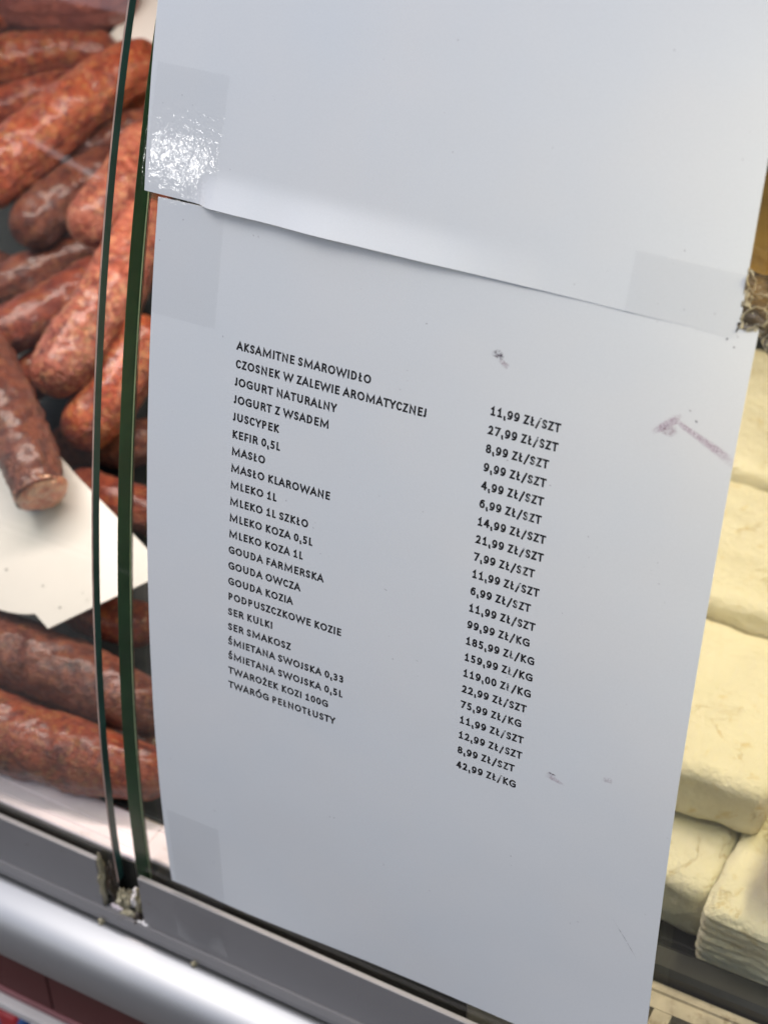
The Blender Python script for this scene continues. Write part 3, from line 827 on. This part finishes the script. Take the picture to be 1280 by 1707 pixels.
for i, (a, b_) in enumerate(ROWS):
    wa = text_mesh('product_name', a, 35.15, i * 6.4234, lst)
    wb = text_mesh('price', b_, 130.0, i * 6.4234, lst)
    if i in (0, 1, 15): print('width', a, wa, wb)

# ------------------------------------------------------------------ ink and dirt marks on the list
def mark(name, pts, mat, label=None, off=.05, ptf=None, offf=None, parent=None):
    """pts = [(u,v,width mm)] in the text frame"""
    ptf = ptf or (lambda u, v, o: pt_list(u, v - VT, o)); offf = offf or (lambda u, v: off_list(u, v - VT))
    V = []; F = []; UV = []; P = []
    for k in range(len(pts) - 1):
        for j in range(6):
            t = j / 6; P.append([pts[k][q] * (1 - t) + pts[k + 1][q] * t for q in range(3)])
    P.append(list(pts[-1]))
    n = len(P)
    for i, (u, v, w) in enumerate(P):
        a = P[max(0, i - 1)]; b = P[min(n - 1, i + 1)]
        d = Vector((b[0] - a[0], b[1] - a[1])).normalized(); nn = Vector((-d.y, d.x))
        for s in range(5):
            q = (s / 4 - .5) * w; uu = u + nn.x * q; vv = v + nn.y * q
            V.append(ptf(uu, vv, offf(uu, vv) + off)); UV.append((i / (n - 1), s / 4))
    for i in range(n - 1):
        for s in range(4):
            F.append((i * 5 + s, i * 5 + s + 1, (i + 1) * 5 + s + 1, (i + 1) * 5 + s))
    o = mesh_obj(name, V, F, mat, parent or lst, uvs=UV)
    if label: o['label'] = label
    return o
mark('ink_smear', [(189.6, -13.8, 1.6), (193, -12, 2.2), (199, -9.5, 2.6), (205, -7.0, 3.4), (211.5, -3.6, 4.0)], M['purple'], 'purple ink stroke running off the right edge')
mark('ink_smear', [(183.5, -7.6, 1.6), (186.5, -10, 3.0), (189.5, -12.6, 3.4), (192.0, -15.6, 1.2)], M['purple'], 'purple ink smear, short arm')
mark('ink_smear', [(186, -9, 2.2), (189, -9.4, 4.2), (191.5, -10.5, 2.4)], M['purple_faint'], 'faint purple smudge')
mark('ink_smear', [(128.2, -19.8, 1.6), (130.4, -20.4, 3.4), (132.4, -19.0, 2.0)], M['grime'], 'small dark smudge above the prices')
mark('ink_smear', [(131, -18.8, 2), (134.5, -16.6, 2.4)], M['purple_faint'], 'faint smudge above the prices')
mark('ink_smear', [(163.6, 124.2, 3.4), (167, 125.5, 2.2), (171.0, 126.6, .8)], M['purple_faint'], 'pale red smear low on the sheet')
mark('ink_smear', [(164.5, 123.4, 1.0), (167.5, 124.0, .8)], M['grime'])
mark('ink_smear', [(184.0, 118.6, 2.2), (187.6, 118.2, 2.6)], M['purple_faint'], 'small pale red dab low on the sheet')
for u, v, w, l in ((200.8, -41.2, 1.1, .8), (203.6, -42.6, .8, 1.2), (203.4, -39.2, .9, .7), (196.2, -14.6, .8, 1.0), (193.8, -17.4, .7, 1.4), (98, 72, .3, 1.5), (112, 96, .4, 1.1), (151, 44, .4, 1), (180, 70, .6, .6)):
    mark('ink_smear', [(u, v, w), (u + l, v + .35 * l, w)], M['grime'])
mark('scratch_line', [(193, 177, .35), (199, 185, .4), (203.6, 192, .3)], M['scratch'], 'faint grey scratch near the lower right corner')

# ------------------------------------------------------------------ tapes
def tape(label, cu, cv, wu, wv, ang, mat, base, nu=16, nv=24, name='adhesive_tape', tear=False):
    """rectangle centred (cu,cv) in the list's text frame, wu x wv mm"""
    V = []; F = []; UV = []
    ca, sa = math.cos(ang), math.sin(ang)
    for j in range(nv + 1):
        for i in range(nu + 1):
            a = (i / nu - .5) * wu; b = (j / nv - .5) * wv
            if tear and j in (0, nv): b += .5 * (1 if i % 2 else -1) * (1 if j else -1) * .3
            u = cu + a * ca - b * sa; v = cv + a * sa + b * ca
            V.append(sheet_pt(u, v, base(u, v))); UV.append((i / nu, j / nv))
    for j in range(nv):
        for i in range(nu):
            q = j * (nu + 1) + i; F.append((q, q + nu + 1, q + nu + 2, q + 1))
    o = mesh_obj(name, V, F, mat, smooth=True, uvs=UV)
    bm = bmesh.new(); bm.from_mesh(o.data)
    for f in bm.faces:
        if f.normal.y > 0: f.normal_flip()
    bm.to_mesh(o.data); bm.free()
    return tag(o, label, 'tape', 'clear adhesive tapes holding the paper sheets')
def up_uv(u, v):        # text frame -> the blank sheet's own u,v
    du = u + 5.6; dv = v + 47.1
    return du * math.cos(GA) + dv * math.sin(GA), 297 - (du * math.sin(GA) - dv * math.cos(GA))
def on_up(u, v):
    a, b = up_uv(u, v)
    if 0 <= a <= 210 and b <= 297: return off_up(a, b) + .14
    return .55
def on_list(u, v):
    return off_list(max(0, min(210, u)), max(0, v - VT)) + .10 if u > -1 else .30
t1 = tape('shiny clear tape with bright glints on the lower left corner of the blank sheet', 8.0, -68.4, 30.0, 43.0, math.radians(1.2), M['tape'], on_up, 40, 56, tear=True)
t2 = tape('dull clear tape on the upper left corner of the price list', 11.4, -26.0, 30.0, 41.0, math.radians(.6), M['tape_dull'], on_list)
t3 = tape('wide clear tape on the lower right corner of the blank sheet', 186.6, -51.4, 35.0, 19.0, math.radians(1.0), M['tape_dull'], lambda u, v: on_up(min(u, 203), min(v, -42)) if v < -41.6 else on_list(u, v) + .3)
# crumpled dirty end of tape on the bare pane at the right
def crump(u, v):
    return .4 + 1.3 * abs(noise.noise(Vector((u * .22, v * .3, 5)))) + .5 * abs(noise.noise(Vector((u * .8, v * .8, 1))))
V = []; F = []; UV = []
nu, nv = 36, 44
for j in range(nv + 1):
    for i in range(nu + 1):
        a, b = i / nu, j / nv
        lo = -62.8 + 1.0 * math.sin(a * 9); hi = -38.2 - 7.5 * abs(math.sin(a * 5.2 + .9)) * (0.4 + .6 * noise.noise(Vector((a * 6, 2, 2))) + .5)
        u = 203.4 + a * 26; v = lo + (hi - lo) * b
        V.append(sheet_pt(u, v, crump(u, v))); UV.append((a, b))
for j in range(nv):
    for i in range(nu):
        q = j * (nu + 1) + i; F.append((q, q + nu + 1, q + nu + 2, q + 1))
o = mesh_obj('crumpled_tape', V, F, M['dirty_tape'], smooth=True, uvs=UV)
tag(o, 'crumpled grimy end of tape stuck to the glass right of the paper corner', 'tape')
# tape over the rail at the lower left corner
V = []; F = []; UV = []
nu, nv = 14, 30
for j in range(nv + 1):
    for i in range(nu + 1):
        u = 2.5 + 24.5 * i / nu; v = 209 + (264 - 209) * j / nv
        p = sheet_pt(u, v, 0)
        if v < 246:
            p = sheet_pt(u, v, off_list(u, v - VT) + .12)
        else:
            q = (v - 246) / 18
            top = sheet_pt(u, 246, off_list(u, 246 - VT) + .12)
            low = Vector((p.x, -.0041 - .0005 * math.sin(i * .5), .778 + .0005 * math.sin(i * .9)))
            f = smooth01(q)
            p = Vector((p.x, top.y + (low.y - top.y) * smooth01(q * 1.6), top.z + (low.z - top.z) * q)) + Vector((0, -.0009 * math.sin(q * math.pi), 0))
        V.append(p); UV.append((i / nu, j / nv))
for j in range(nv):
    for i in range(nu):
        q = j * (nu + 1) + i; F.append((q, q + nu + 1, q + nu + 2, q + 1))
o = mesh_obj('adhesive_tape', V, F, M['tape_rail'], smooth=True, uvs=UV)
tag(o, 'clear tape running from the bottom left of the price list down over the grey channel', 'tape', 'clear adhesive tapes holding the paper sheets')

# ------------------------------------------------------------------ sausages
def catmull(P, n):
    out = []
    Q = [P[0] * 2 - P[1]] + P + [P[-1] * 2 - P[-2]]
    for k in range(1, len(Q) - 2):
        for j in range(n):
            t = j / n; a, b, c, d = Q[k - 1:k + 3]
            out.append(.5 * ((2 * b) + (-a + c) * t + (2 * a - 5 * b + 4 * c - d) * t * t + (-a + 3 * b - 3 * c + d) * t ** 3))
    out.append(P[-1]); return out
def sausage(label, pts, mat, wrink=1.0, cut=False, ends=(1, 1), tie=False, sides=44):
    """pts = [(px, py, radius_px, height)] of the centre line"""
    P = []; Rd = []
    for px, py, r, h in pts:
        p, t = at(px, py, h); P.append(p); Rd.append(r * t / FPX)
    PP = [Vector((*p, )) for p in P]
    C4 = [Vector((p.x, p.y, p.z, r)) for p, r in zip(PP, Rd)]
    line = catmull(C4, 22)
    # resample evenly
    seg = [0]
    for a, b in zip(line, line[1:]): seg.append(seg[-1] + (b.to_3d() - a.to_3d()).length)
    Ltot = seg[-1]; n = max(40, int(Ltot / .0011))
    pts2 = []
    j = 0
    for i in range(n + 1):
        s = Ltot * i / n
        while j < len(seg) - 2 and seg[j + 1] < s: j += 1
        t = (s - seg[j]) / max(1e-9, seg[j + 1] - seg[j]); pts2.append((s, line[j].lerp(line[j + 1], t)))
    V = []; F = []; UV = []
    root = pts2[n // 2][1].to_3d()
    seed = random.uniform(0, 100)
    up0 = Vector((0, 0, 1))
    for i, (s, q) in enumerate(pts2):
        a = pts2[max(0, i - 1)][1].to_3d(); b = pts2[min(n, i + 1)][1].to_3d()
        d = (b - a).normalized(); sx = d.cross(up0).normalized(); sy = sx.cross(d)
        r = q.w
        e0, e1 = s / r, (Ltot - s) / r
        k = 1.0
        if ends[0] and e0 < 1.1: k *= math.sqrt(max(0, 1 - (1 - e0 / 1.1) ** 2.2))
        if ends[1] and e1 < 1.1: k *= math.sqrt(max(0, 1 - (1 - e1 / 1.1) ** 2.2))
        if cut and e1 < .25: k = max(k, .9 - .0 * e1)
        for m in range(sides):
            th = 2 * math.pi * m / sides
            c, sn = math.cos(th), math.sin(th)
            base = q.to_3d() + (sx * c + sy * sn) * r * k
            w = noise.noise(base * 45 + Vector((seed,) * 3)) * .07 + noise.noise(base * 110 + Vector((seed,) * 3)) * .045
            # lengthwise wrinkles of the dried casing
            w += .060 * (abs(noise.noise(Vector((c * 3.4 + seed, sn * 3.4, s * 55)))) - .2)
            w += .055 * (abs(noise.noise(Vector((c * 6.5 + seed, sn * 6.5, s * 130)))) - .2)
            w += .022 * noise.noise(Vector((c * 12 + seed, sn * 12, s * 300)))
            rr = r * k * (1 + w * wrink * 1.45)
            V.append(q.to_3d() + (sx * c + sy * sn) * rr - root); UV.append((s / .05, m / sides))
    for i in range(n):
        for m in range(sides):
            m2 = (m + 1) % sides
            F.append((i * sides + m, i * sides + m2, (i + 1) * sides + m2, (i + 1) * sides + m))
    F.append(tuple(range(sides - 1, -1, -1))); F.append(tuple(n * sides + m for m in range(sides)))
    o = mesh_obj('sausage', V, F, M[mat], smooth=True, uvs=UV)
    bm = bmesh.new(); bm.from_mesh(o.data); bmesh.ops.recalc_face_normals(bm, faces=bm.faces); bm.to_mesh(o.data); bm.free()
    o.location = root
    tag(o, label, 'sausage', 'smoked sausages heaped behind the left glass')
    o['_end'] = 0
    del o['_end']
    return o, (pts2[-1][1].to_3d(), (pts2[-1][1].to_3d() - pts2[-4][1].to_3d()).normalized(), Rd[-1])

SAUS = [
 ('thick smooth plum-brown sausage at the very top, left of the upper white card', [(-40, -18, 52, .030), (60, -4, 56, .030), (150, -2, 54, .030), (232, -16, 44, .028)], 's_plum', .25),
 ('reddish sausage end in the top left corner beside the plum-brown one', [(-90, 10, 30, .030), (-40, 14, 32, .030), (24, 26, 32, .028)], 's_red', .8),
 ('bright red-orange wrinkled sausage lying level under the plum-brown one', [(-60, 112, 44, .026), (20, 98, 43, .026), (100, 84, 34, .024), (196, 88, 33, .018)], 's_orange', 1.1),
 ('thin reddish sausage squeezed between the level one and the long diagonal one', [(-50, 200, 36, .016), (20, 176, 36, .016), (90, 150, 32, .014), (160, 132, 26, .008)], 's_red', 1),
 ('long thick orange sausage running diagonally from the left frame edge up to the glass edge', [(-60, 330, 56, .038), (15, 268, 56, .038), (90, 206, 54, .038), (160, 150, 50, .036), (225, 112, 46, .030), (275, 104, 40, .024)], 's_orange', 1),
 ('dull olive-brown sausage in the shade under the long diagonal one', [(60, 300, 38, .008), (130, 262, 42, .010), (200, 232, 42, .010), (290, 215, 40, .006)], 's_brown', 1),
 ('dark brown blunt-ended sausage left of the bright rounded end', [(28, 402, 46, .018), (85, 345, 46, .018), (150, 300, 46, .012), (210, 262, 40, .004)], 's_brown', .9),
 ('pink-red sausage with a bright rounded end pointing down, against the thin glass edge', [(132, 402, 44, .040), (165, 352, 46, .040), (215, 290, 46, .036), (262, 215, 44, .030)], 's_pink', .9),
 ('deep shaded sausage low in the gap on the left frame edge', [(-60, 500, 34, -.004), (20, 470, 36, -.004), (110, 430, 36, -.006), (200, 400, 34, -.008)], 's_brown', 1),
 ('red-brown sausage resting left of the big speckled one, tip off the frame', [(-30, 570, 42, .024), (40, 540, 44, .024), (120, 488, 42, .020), (190, 440, 38, .012)], 's_red', 1),
 ('big speckled pinkish sausage in the middle of the heap, rounded end low left', [(72, 655, 45, .036), (110, 600, 52, .036), (165, 520, 54, .034), (215, 430, 52, .030), (255, 340, 48, .026)], 's_pink', 1),
 ('orange-brown sausage seen through the gap between both glass edges', [(112, 738, 42, .012), (160, 690, 48, .014), (208, 620, 50, .016), (250, 530, 48, .016)], 's_orange', 1),
 ('dark wrinkled sausage with a cut pink end, lying over the large white card', [(-70, 540, 42, .044), (-25, 600, 46, .046), (15, 690, 50, .048), (48, 765, 49, .048), (70, 826, 46, .047)], 's_brown', 1.2),
 ('shaded red sausage behind the right tip of the white card', [(120, 800, 36, -.006), (180, 830, 38, -.004), (240, 850, 38, -.004), (300, 870, 36, -.006)], 's_red', 1),
 ('dark sausage just below the white card tip, between the glass edges', [(110, 1010, 36, .000), (180, 1030, 38, .002), (260, 1050, 40, .002)], 's_red', 1),
 ('dim purplish-brown sausage lying just under the white card', [(-80, 1060, 64, .010), (20, 1090, 62, .010), (110, 1122, 58, .010), (200, 1160, 52, .010), (285, 1196, 44, .008)], 's_brown', .9),  # dark skin also carries the shadow of the card above
 ('fat glossy orange sausage at the bottom of the heap beside the pale ledge', [(-80, 1190, 68, .010), (10, 1222, 66, .010), (100, 1252, 62, .009), (190, 1276, 54, .008), (290, 1300, 40, .006)], 's_orange', .9),
 ('half hidden brown sausage behind the first price card at the top', [(150, 20, 34, .006), (230, 60, 36, .004), (300, 90, 34, .002)], 's_brown', .8),
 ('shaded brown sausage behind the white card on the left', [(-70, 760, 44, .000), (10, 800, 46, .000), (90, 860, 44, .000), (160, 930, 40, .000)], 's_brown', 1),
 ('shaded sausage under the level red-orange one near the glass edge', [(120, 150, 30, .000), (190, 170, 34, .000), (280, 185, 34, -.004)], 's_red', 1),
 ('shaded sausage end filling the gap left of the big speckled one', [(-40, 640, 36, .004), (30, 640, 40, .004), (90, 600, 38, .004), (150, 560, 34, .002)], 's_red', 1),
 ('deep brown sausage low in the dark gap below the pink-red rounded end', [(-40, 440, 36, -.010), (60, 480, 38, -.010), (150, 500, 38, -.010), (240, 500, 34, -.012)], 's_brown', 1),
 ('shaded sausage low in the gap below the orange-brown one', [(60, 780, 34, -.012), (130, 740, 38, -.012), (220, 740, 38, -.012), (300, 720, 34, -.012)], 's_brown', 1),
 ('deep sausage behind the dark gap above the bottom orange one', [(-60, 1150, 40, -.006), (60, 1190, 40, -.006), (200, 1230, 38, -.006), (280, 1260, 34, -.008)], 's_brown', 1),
 ('rust-brown sausage under the big speckled one by the green glass edge', [(190, 420, 34, .004), (230, 350, 38, .006), (275, 260, 38, .006)], 's_orange', 1),
]
for lab, pts, mat, wr in SAUS:
    cut = 'cut pink end' in lab
    o, (ep, ed, er) = sausage(lab, pts, mat, wr, cut=cut, ends=(1, 0) if cut else (1, 1))
    if cut:
        # cut face: rough pink disc, slightly domed, set on the open end
        V = []; F = []
        sx = ed.cross(Vector((0, 0, 1))).normalized(); sy = sx.cross(ed)
        ring = 32; rn = 8
        V.append(ed * er * .16)
        for r_ in range(1, rn + 1):
            for m in range(ring):
                th = 2 * math.pi * m / ring; f = r_ / rn
                q = (sx * math.cos(th) + sy * math.sin(th)) * er * 1.03 * f * (1 + .05 * noise.noise(Vector((math.cos(th) * 2, math.sin(th) * 2, 9))))
                q += ed * er * (.16 * (1 - f ** 3) + .10 * noise.noise(q * 260))
                if f == 1: q -= ed * er * .18
                V.append(q)
        for m in range(ring): F.append((0, 1 + m, 1 + (m + 1) % ring))
        for r_ in range(rn - 1):
            for m in range(ring):
                a = 1 + r_ * ring + m; b = 1 + r_ * ring + (m + 1) % ring
                F.append((a, a + ring, b + ring, b))
        c = mesh_obj('cut_end', [v + ep - o.location for v in V], F, M['meat'], o, smooth=True)
        c['label'] = 'pale pink and orange cut face'

# inclined dark tray below the heap
V = []
for px in (-500, 520):
    pass
def slope_quad(name, x0, x1, y0, y1, h, mat, th=.004, parent=None):
    f = lambda y: .80 + .56 * (y - .02) + h
    V = [(x0, y0, f(y0)), (x1, y0, f(y0)), (x1, y1, f(y1)), (x0, y1, f(y1)), (x0, y0, f(y0) - th), (x1, y0, f(y0) - th), (x1, y1, f(y1) - th), (x0, y1, f(y1) - th)]
    F = [(0, 1, 2, 3), (7, 6, 5, 4), (0, 4, 5, 1), (1, 5, 6, 2), (2, 6, 7, 3), (3, 7, 4, 0)]
    o = mesh_obj(name, V, F, mat)
    return o
mt = empty('meat_tray', (-.25, .03, .775), 'dark sloping tray under the heap of sausages', 'tray')
adopt(slope_quad('tray_floor', -.60, .06, .031, .56, -.030, M['black_tray']), mt)
adopt(bevel_box('tray_lip', -.60, .06, .0305, .0335, .774, .8005, M['black_tray'], .0006), mt)

# ------------------------------------------------------------------ price cards in the meat
def card(label, pxpts, h, dots=()):
    P = [at(px, py, h)[0] for px, py in pxpts]
    n = len(P)
    up = Vector((0, -.56, 1)).normalized()
    V = P + [p - up * .0009 for p in P]
    F = [tuple(range(n)), tuple(range(2 * n - 1, n - 1, -1))] + [(i, n + i, n + (i + 1) % n, (i + 1) % n) for i in range(n)]
    r = sum(P, Vector()) / n
    o = mesh_obj('blank_price_card', [v - r for v in V], F, M['card'])
    o.location = r
    bm = bmesh.new(); bm.from_mesh(o.data); bmesh.ops.recalc_face_normals(bm, faces=bm.faces)
    bm.to_mesh(o.data); bm.free()
    tag(o, label, 'price card')
    for px, py, rr in dots:
        c = at(px, py, h)[0]; V = []
        ax = Vector((1, 0, 0)); ay = up.cross(ax)
        V = [c + up * .0003 + (ax * math.cos(k * .7854) * rr + ay * math.sin(k * .7854) * rr * .8) - r for k in range(8)]
        mesh_obj('fleck', V, [tuple(range(8))], M['card_dot'], o)
    return o
curve = [(58, 1023), (46, 1024), (30, 1023), (12, 1020), (-8, 1014), (-60, 992)]
card('large blank white plastic card with a notched lower corner, under the cut sausage end',
     [(-60, 700), (-60, 640), (40, 690), (108, 770), (130, 795), (193, 860), (282, 953), (262, 962), (170, 1005), (80, 1048)] + curve, .031,
     [(11, 950, .0008), (72, 977, .0006), (100, 1013, .0007), (138, 989, .0004), (146, 1001, .0004), (40, 925, .0003)])
card('small white card behind the glass edges at the top, right of the plum-brown sausage',
     [(183, 57), (192, 88), (235, 82), (310, 70), (330, -60), (250, -60), (214, 18)], .020)

# ------------------------------------------------------------------ cheese
def rbox(name, label, cx0, cx1, cy0, cy1, cz0, cz1, rad, mat, rot=0.0, amp=.0016, ridges=0, res=26, group='fresh white cheeses behind the right glass'):
    cx, cy, cz = (cx0 + cx1) / 2, (cy0 + cy1) / 2, (cz0 + cz1) / 2
    hx, hy, hz = (cx1 - cx0) / 2, (cy1 - cy0) / 2, (cz1 - cz0) / 2
    bm = bmesh.new()
    bmesh.ops.create_cube(bm, size=2)
    bmesh.ops.subdivide_edges(bm, edges=list(bm.edges), cuts=res, use_grid_fill=True)
    sd_ = random.uniform(0, 50)
    for v in bm.verts:
        p = Vector((v.co.x * hx, v.co.y * hy, v.co.z * hz))
        core = Vector((max(-hx + rad, min(hx - rad, p.x)), max(-hy + rad, min(hy - rad, p.y)), max(-hz + rad, min(hz - rad, p.z))))
        d = p - core
        if d.length > 1e-9:
            nrm = d.normalized(); p = core + nrm * rad
        else: nrm = Vector((0, 0, 1))
        w = noise.noise(p * 28 + Vector((sd_,) * 3)) * amp * 1.6 + noise.noise(p * 95 + Vector((sd_,) * 3)) * amp * .7
        if ridges and abs(nrm.z) < .9:
            w += .0003 * math.sin(p.z / .0045 * 2 * math.pi + 1.5 * noise.noise(Vector((p.x * 30, p.y * 30, sd_)))) * (1 - abs(nrm.z)) + .0009 * noise.noise(Vector((p.x * 120, p.y * 120, p.z * 500)))
        v.co = p + nrm * w
    me = bpy.data.meshes.new(name); bm.to_mesh(me); bm.free()
    for f in me.polygons: f.use_smooth = True
    me.materials.append(M[mat])
    o = bpy.data.objects.new(name, me); C.objects.link(o)
    o.location = (cx, cy, cz); o.rotation_euler = (0, 0, rot)
    return tag(o, label, 'cheese', group)
def yz(px, py, z): return atz(px, py, z)
f_ = lambda px, py, z: atz(px, py, z)
# front row, standing on the black tray
a = f_(1172, 1490, .826); rbox('cheese_block', 'small front cheese block beside the right edge of the price list', a.x - .052, a.x + .0035, a.y - .002, a.y + .075, .799, .829, .006, 'ch_pale', amp=.0016)
a = f_(1186, 1532, .830); rbox('cheese_block', 'front cheese block with horizontal cloth ridges on its face', a.x - .0045, a.x + .095, a.y - .003, a.y + .07, .798, .835, .0055, 'ch_pale', rot=-.03, amp=.0010, ridges=1, res=40)
a = f_(1268, 1478, .850); rbox('cheese_block', 'pinkish rounded cheese on top of the ridged one at the right frame edge', a.x - .001, a.x + .07, a.y, a.y + .07, .834, .866, .013, 'ch_pink', amp=.0008)
# second step
a = f_(1262, 1330, .858); rbox('cheese_block', 'large cheese block with a smooth shaded front, second row', a.x - .115, a.x + .004, a.y - .001, a.y + .094, .832, .861, .006, 'ch_cream', amp=.0020, res=34)
b2 = a.y + .094
# third step
a = f_(1230, 985, .866); b3 = f_(1250, 800, .870).y; b4 = f_(1262, 575, .876).y
rbox('cheese_block', 'cream cheese block with cracks, just above the second row', a.x - .115, a.x + .09, b2 + .0005, b3, .836, .870, .005, 'ch_cream', amp=.0020, res=34)
rbox('cheese_block', 'smooth cream cheese block under the crumpled tape', a.x - .115, a.x + .10, b3 + .001, b4, .842, .876, .006, 'ch_cream', amp=.0012, res=34)
rbox('cheese_block', 'cheese block at the right frame edge above the pinkish one', .2505, .34, .115, b2 - .001, .828, .864, .006, 'ch_cream', amp=.0014)
# golden cheeses further back
def wheel(label, c, r, hh):
    bm = bmesh.new()
    bmesh.ops.create_cone(bm, cap_ends=True, segments=48, radius1=r, radius2=r, depth=hh)
    bmesh.ops.bevel(bm, geom=[e for e in bm.edges if abs(e.verts[0].co.z - e.verts[1].co.z) < 1e-6], offset=hh * .22, segments=4, affect='EDGES')
    me = bpy.data.meshes.new('whole_gouda_cheese'); bm.to_mesh(me); bm.free()
    for f in me.polygons: f.use_smooth = len(f.vertices) < 10
    me.materials.append(M['gouda'])
    o = bpy.data.objects.new('whole_gouda_cheese', me); C.objects.link(o); o.location = c
    return tag(o, label, 'cheese', 'golden cheese wheels behind the white cheeses')
a = f_(1280, 470, .905); wheel('golden brown cheese wheel behind the white blocks', (a.x + .02, a.y + .07, .890), .075, .05)
a = f_(1300, 250, .935); wheel('golden brown cheese wheel furthest back, at the right frame edge', (a.x + .0, a.y + .11, .930), .08, .06)

ct = empty('cheese_tray', (.25, .055, .785), 'black plastic tray with a raised rim under the white cheeses', 'tray')
adopt(extrude_profile('tray_rim', [(.0530, .780), (.0530, .8060), (.0550, .8080), (.0640, .8080), (.0665, .8060), (.0690, .7975), (.0760, .7965), (.0760, .780)], .13, .60, M['black_tray']), ct)
adopt(bevel_box('tray_floor', .13, .60, .0762, .42, .788, .7968, M['black_tray'], .001), ct)
adopt(bevel_box('riser', .13, .60, .155, .42, .797, .833, M['black_tray'], .002), ct)

# ------------------------------------------------------------------ sealant in the gap between the channel walls
def blob(cx, cy, cz, rx, ry, rz, mat, lab=None, rot=0, parent=None):
    bm = bmesh.new(); bmesh.ops.create_icosphere(bm, subdivisions=4, radius=1)
    s_ = random.uniform(0, 40)
    for v in bm.verts:
        k_ = 1 + .75 * noise.noise(v.co * 1.7 + Vector((s_,) * 3)) + .40 * noise.noise(v.co * 4.5 + Vector((s_,) * 3)) + .12 * noise.noise(v.co * 12)
        v.co = Vector((v.co.x * rx * k_, v.co.y * ry * k_, v.co.z * rz * k_))
    me = bpy.data.meshes.new('sealant_lump'); bm.to_mesh(me); bm.free()
    for f in me.polygons: f.use_smooth = True
    me.materials.append(M[mat])
    o = bpy.data.objects.new('sealant_lump', me); C.objects.link(o); o.location = (cx, cy, cz); o.rotation_euler = (0, rot, 0)
    return o
seal = empty('joint_sealant', (-.019, .0, .776), 'yellowed cracked sealant lumps in the joint where both glass panels meet the channel', 'sealant')
for args in [(-.0293, -.0020, .7895, .0011, .0020, .0135, 'sealant'), (-.0262, .0006, .7880, .0022, .0024, .0120, 'sealant_dark'),
             (-.0215, .0002, .7805, .0022, .0026, .0055, 'sealant'), (-.0185, .0010, .7800, .0024, .0026, .0060, 'sealant'),
             (-.0150, .0022, .7815, .0022, .0030, .0065, 'rail_top'), (-.0118, .0005, .7830, .0016, .0026, .0080, 'sealant'),
             (-.0240, -.0012, .7752, .0036, .0012, .0009, 'ledge'), (-.0175, -.0015, .7750, .0035, .0018, .0013, 'sealant'),
             (-.0120, -.0024, .7752, .0022, .0018, .0030, 'sealant_dark'), (-.0125, -.0048, .7722, .0008, .0006, .0024, 'sealant_dark'), (-.0092, -.0034, .7752, .0030, .0010, .0007, 'rail_top'),
             (-.0205, .0012, .7735, .0095, .0030, .0020, 'sealant_dark')]:
    adopt(blob(*args), seal)
for px, py, lab in ((172, 1537, 'tiny tan drip on the bumper below the left channel end'), (325, 1608, 'tiny tan drip on the bumper below the taped channel wall')):
    p = atz(px, py, .7672)
    o = blob(p.x, -.0072, .7680, .0011, .0014, .0012, 'sealant'); o.name = 'dried_drip'
    tag(o, lab, 'drip')

# ------------------------------------------------------------------ wrapped goods on the shelf under the counter
pk = empty('wrapped_packet', (-.075, .03, .566), 'small shiny packet in red, blue and white on the dark shelf below the white trim', 'packet')
c0 = atz(24, 1700, .640)
adopt(bevel_box('wrapper', c0.x - .022, c0.x + .006, c0.y, c0.y + .03, .5665, .640, M['pack_blue'], .004, 3), pk)
adopt(bevel_box('red_emblem', c0.x - .012, c0.x + .002, c0.y - .0008, c0.y + .010, .618, .6412, M['pack_red'], .0030, 3), pk)
adopt(bevel_box('pale_panel', c0.x + .0065, c0.x + .016, c0.y + .001, c0.y + .03, .5665, .6385, M['pack_white'], .003, 3), pk)
adopt(bevel_box('green_panel', c0.x + .0165, c0.x + .024, c0.y + .002, c0.y + .03, .5665, .6375, M['pack_green'], .003, 3), pk)

# glowing tube added out of view to mirror a pale streak in the pane
def rod(name, a, b_, r, mat, parent=None, n=12):
    a, b_ = Vector(a), Vector(b_); d = (b_ - a).normalized(); x = d.orthogonal().normalized(); y = d.cross(x)
    V = [p + (x * math.cos(2 * math.pi * k / n) + y * math.sin(2 * math.pi * k / n)) * r for p in (a, b_) for k in range(n)]
    F = [(k, (k + 1) % n, n + (k + 1) % n, n + k) for k in range(n)] + [tuple(range(n - 1, -1, -1)), tuple(range(n, 2 * n))]
    o = mesh_obj(name, V, F, mat)
    if parent: adopt(o, parent)
    return o
em, nt, b = new_mat('lit_tube')
b.inputs['Emission Color'].default_value = (.9, .95, 1, 1); b.inputs['Emission Strength'].default_value = 2.2
tl = empty('streak_tube', (-1.272, -1.748, 0), 'short glowing white tube on a thin stand, added out of view for its reflection', 'lamp')
rod('tube', (-1.384, -1.680, 1.372), (-1.272, -1.748, 1.305), .0055, em, tl)
rod('stand', (-1.2690, -1.7500, 1.303), (-1.2690, -1.7500, 0.0), .004, M['dark'], tl)
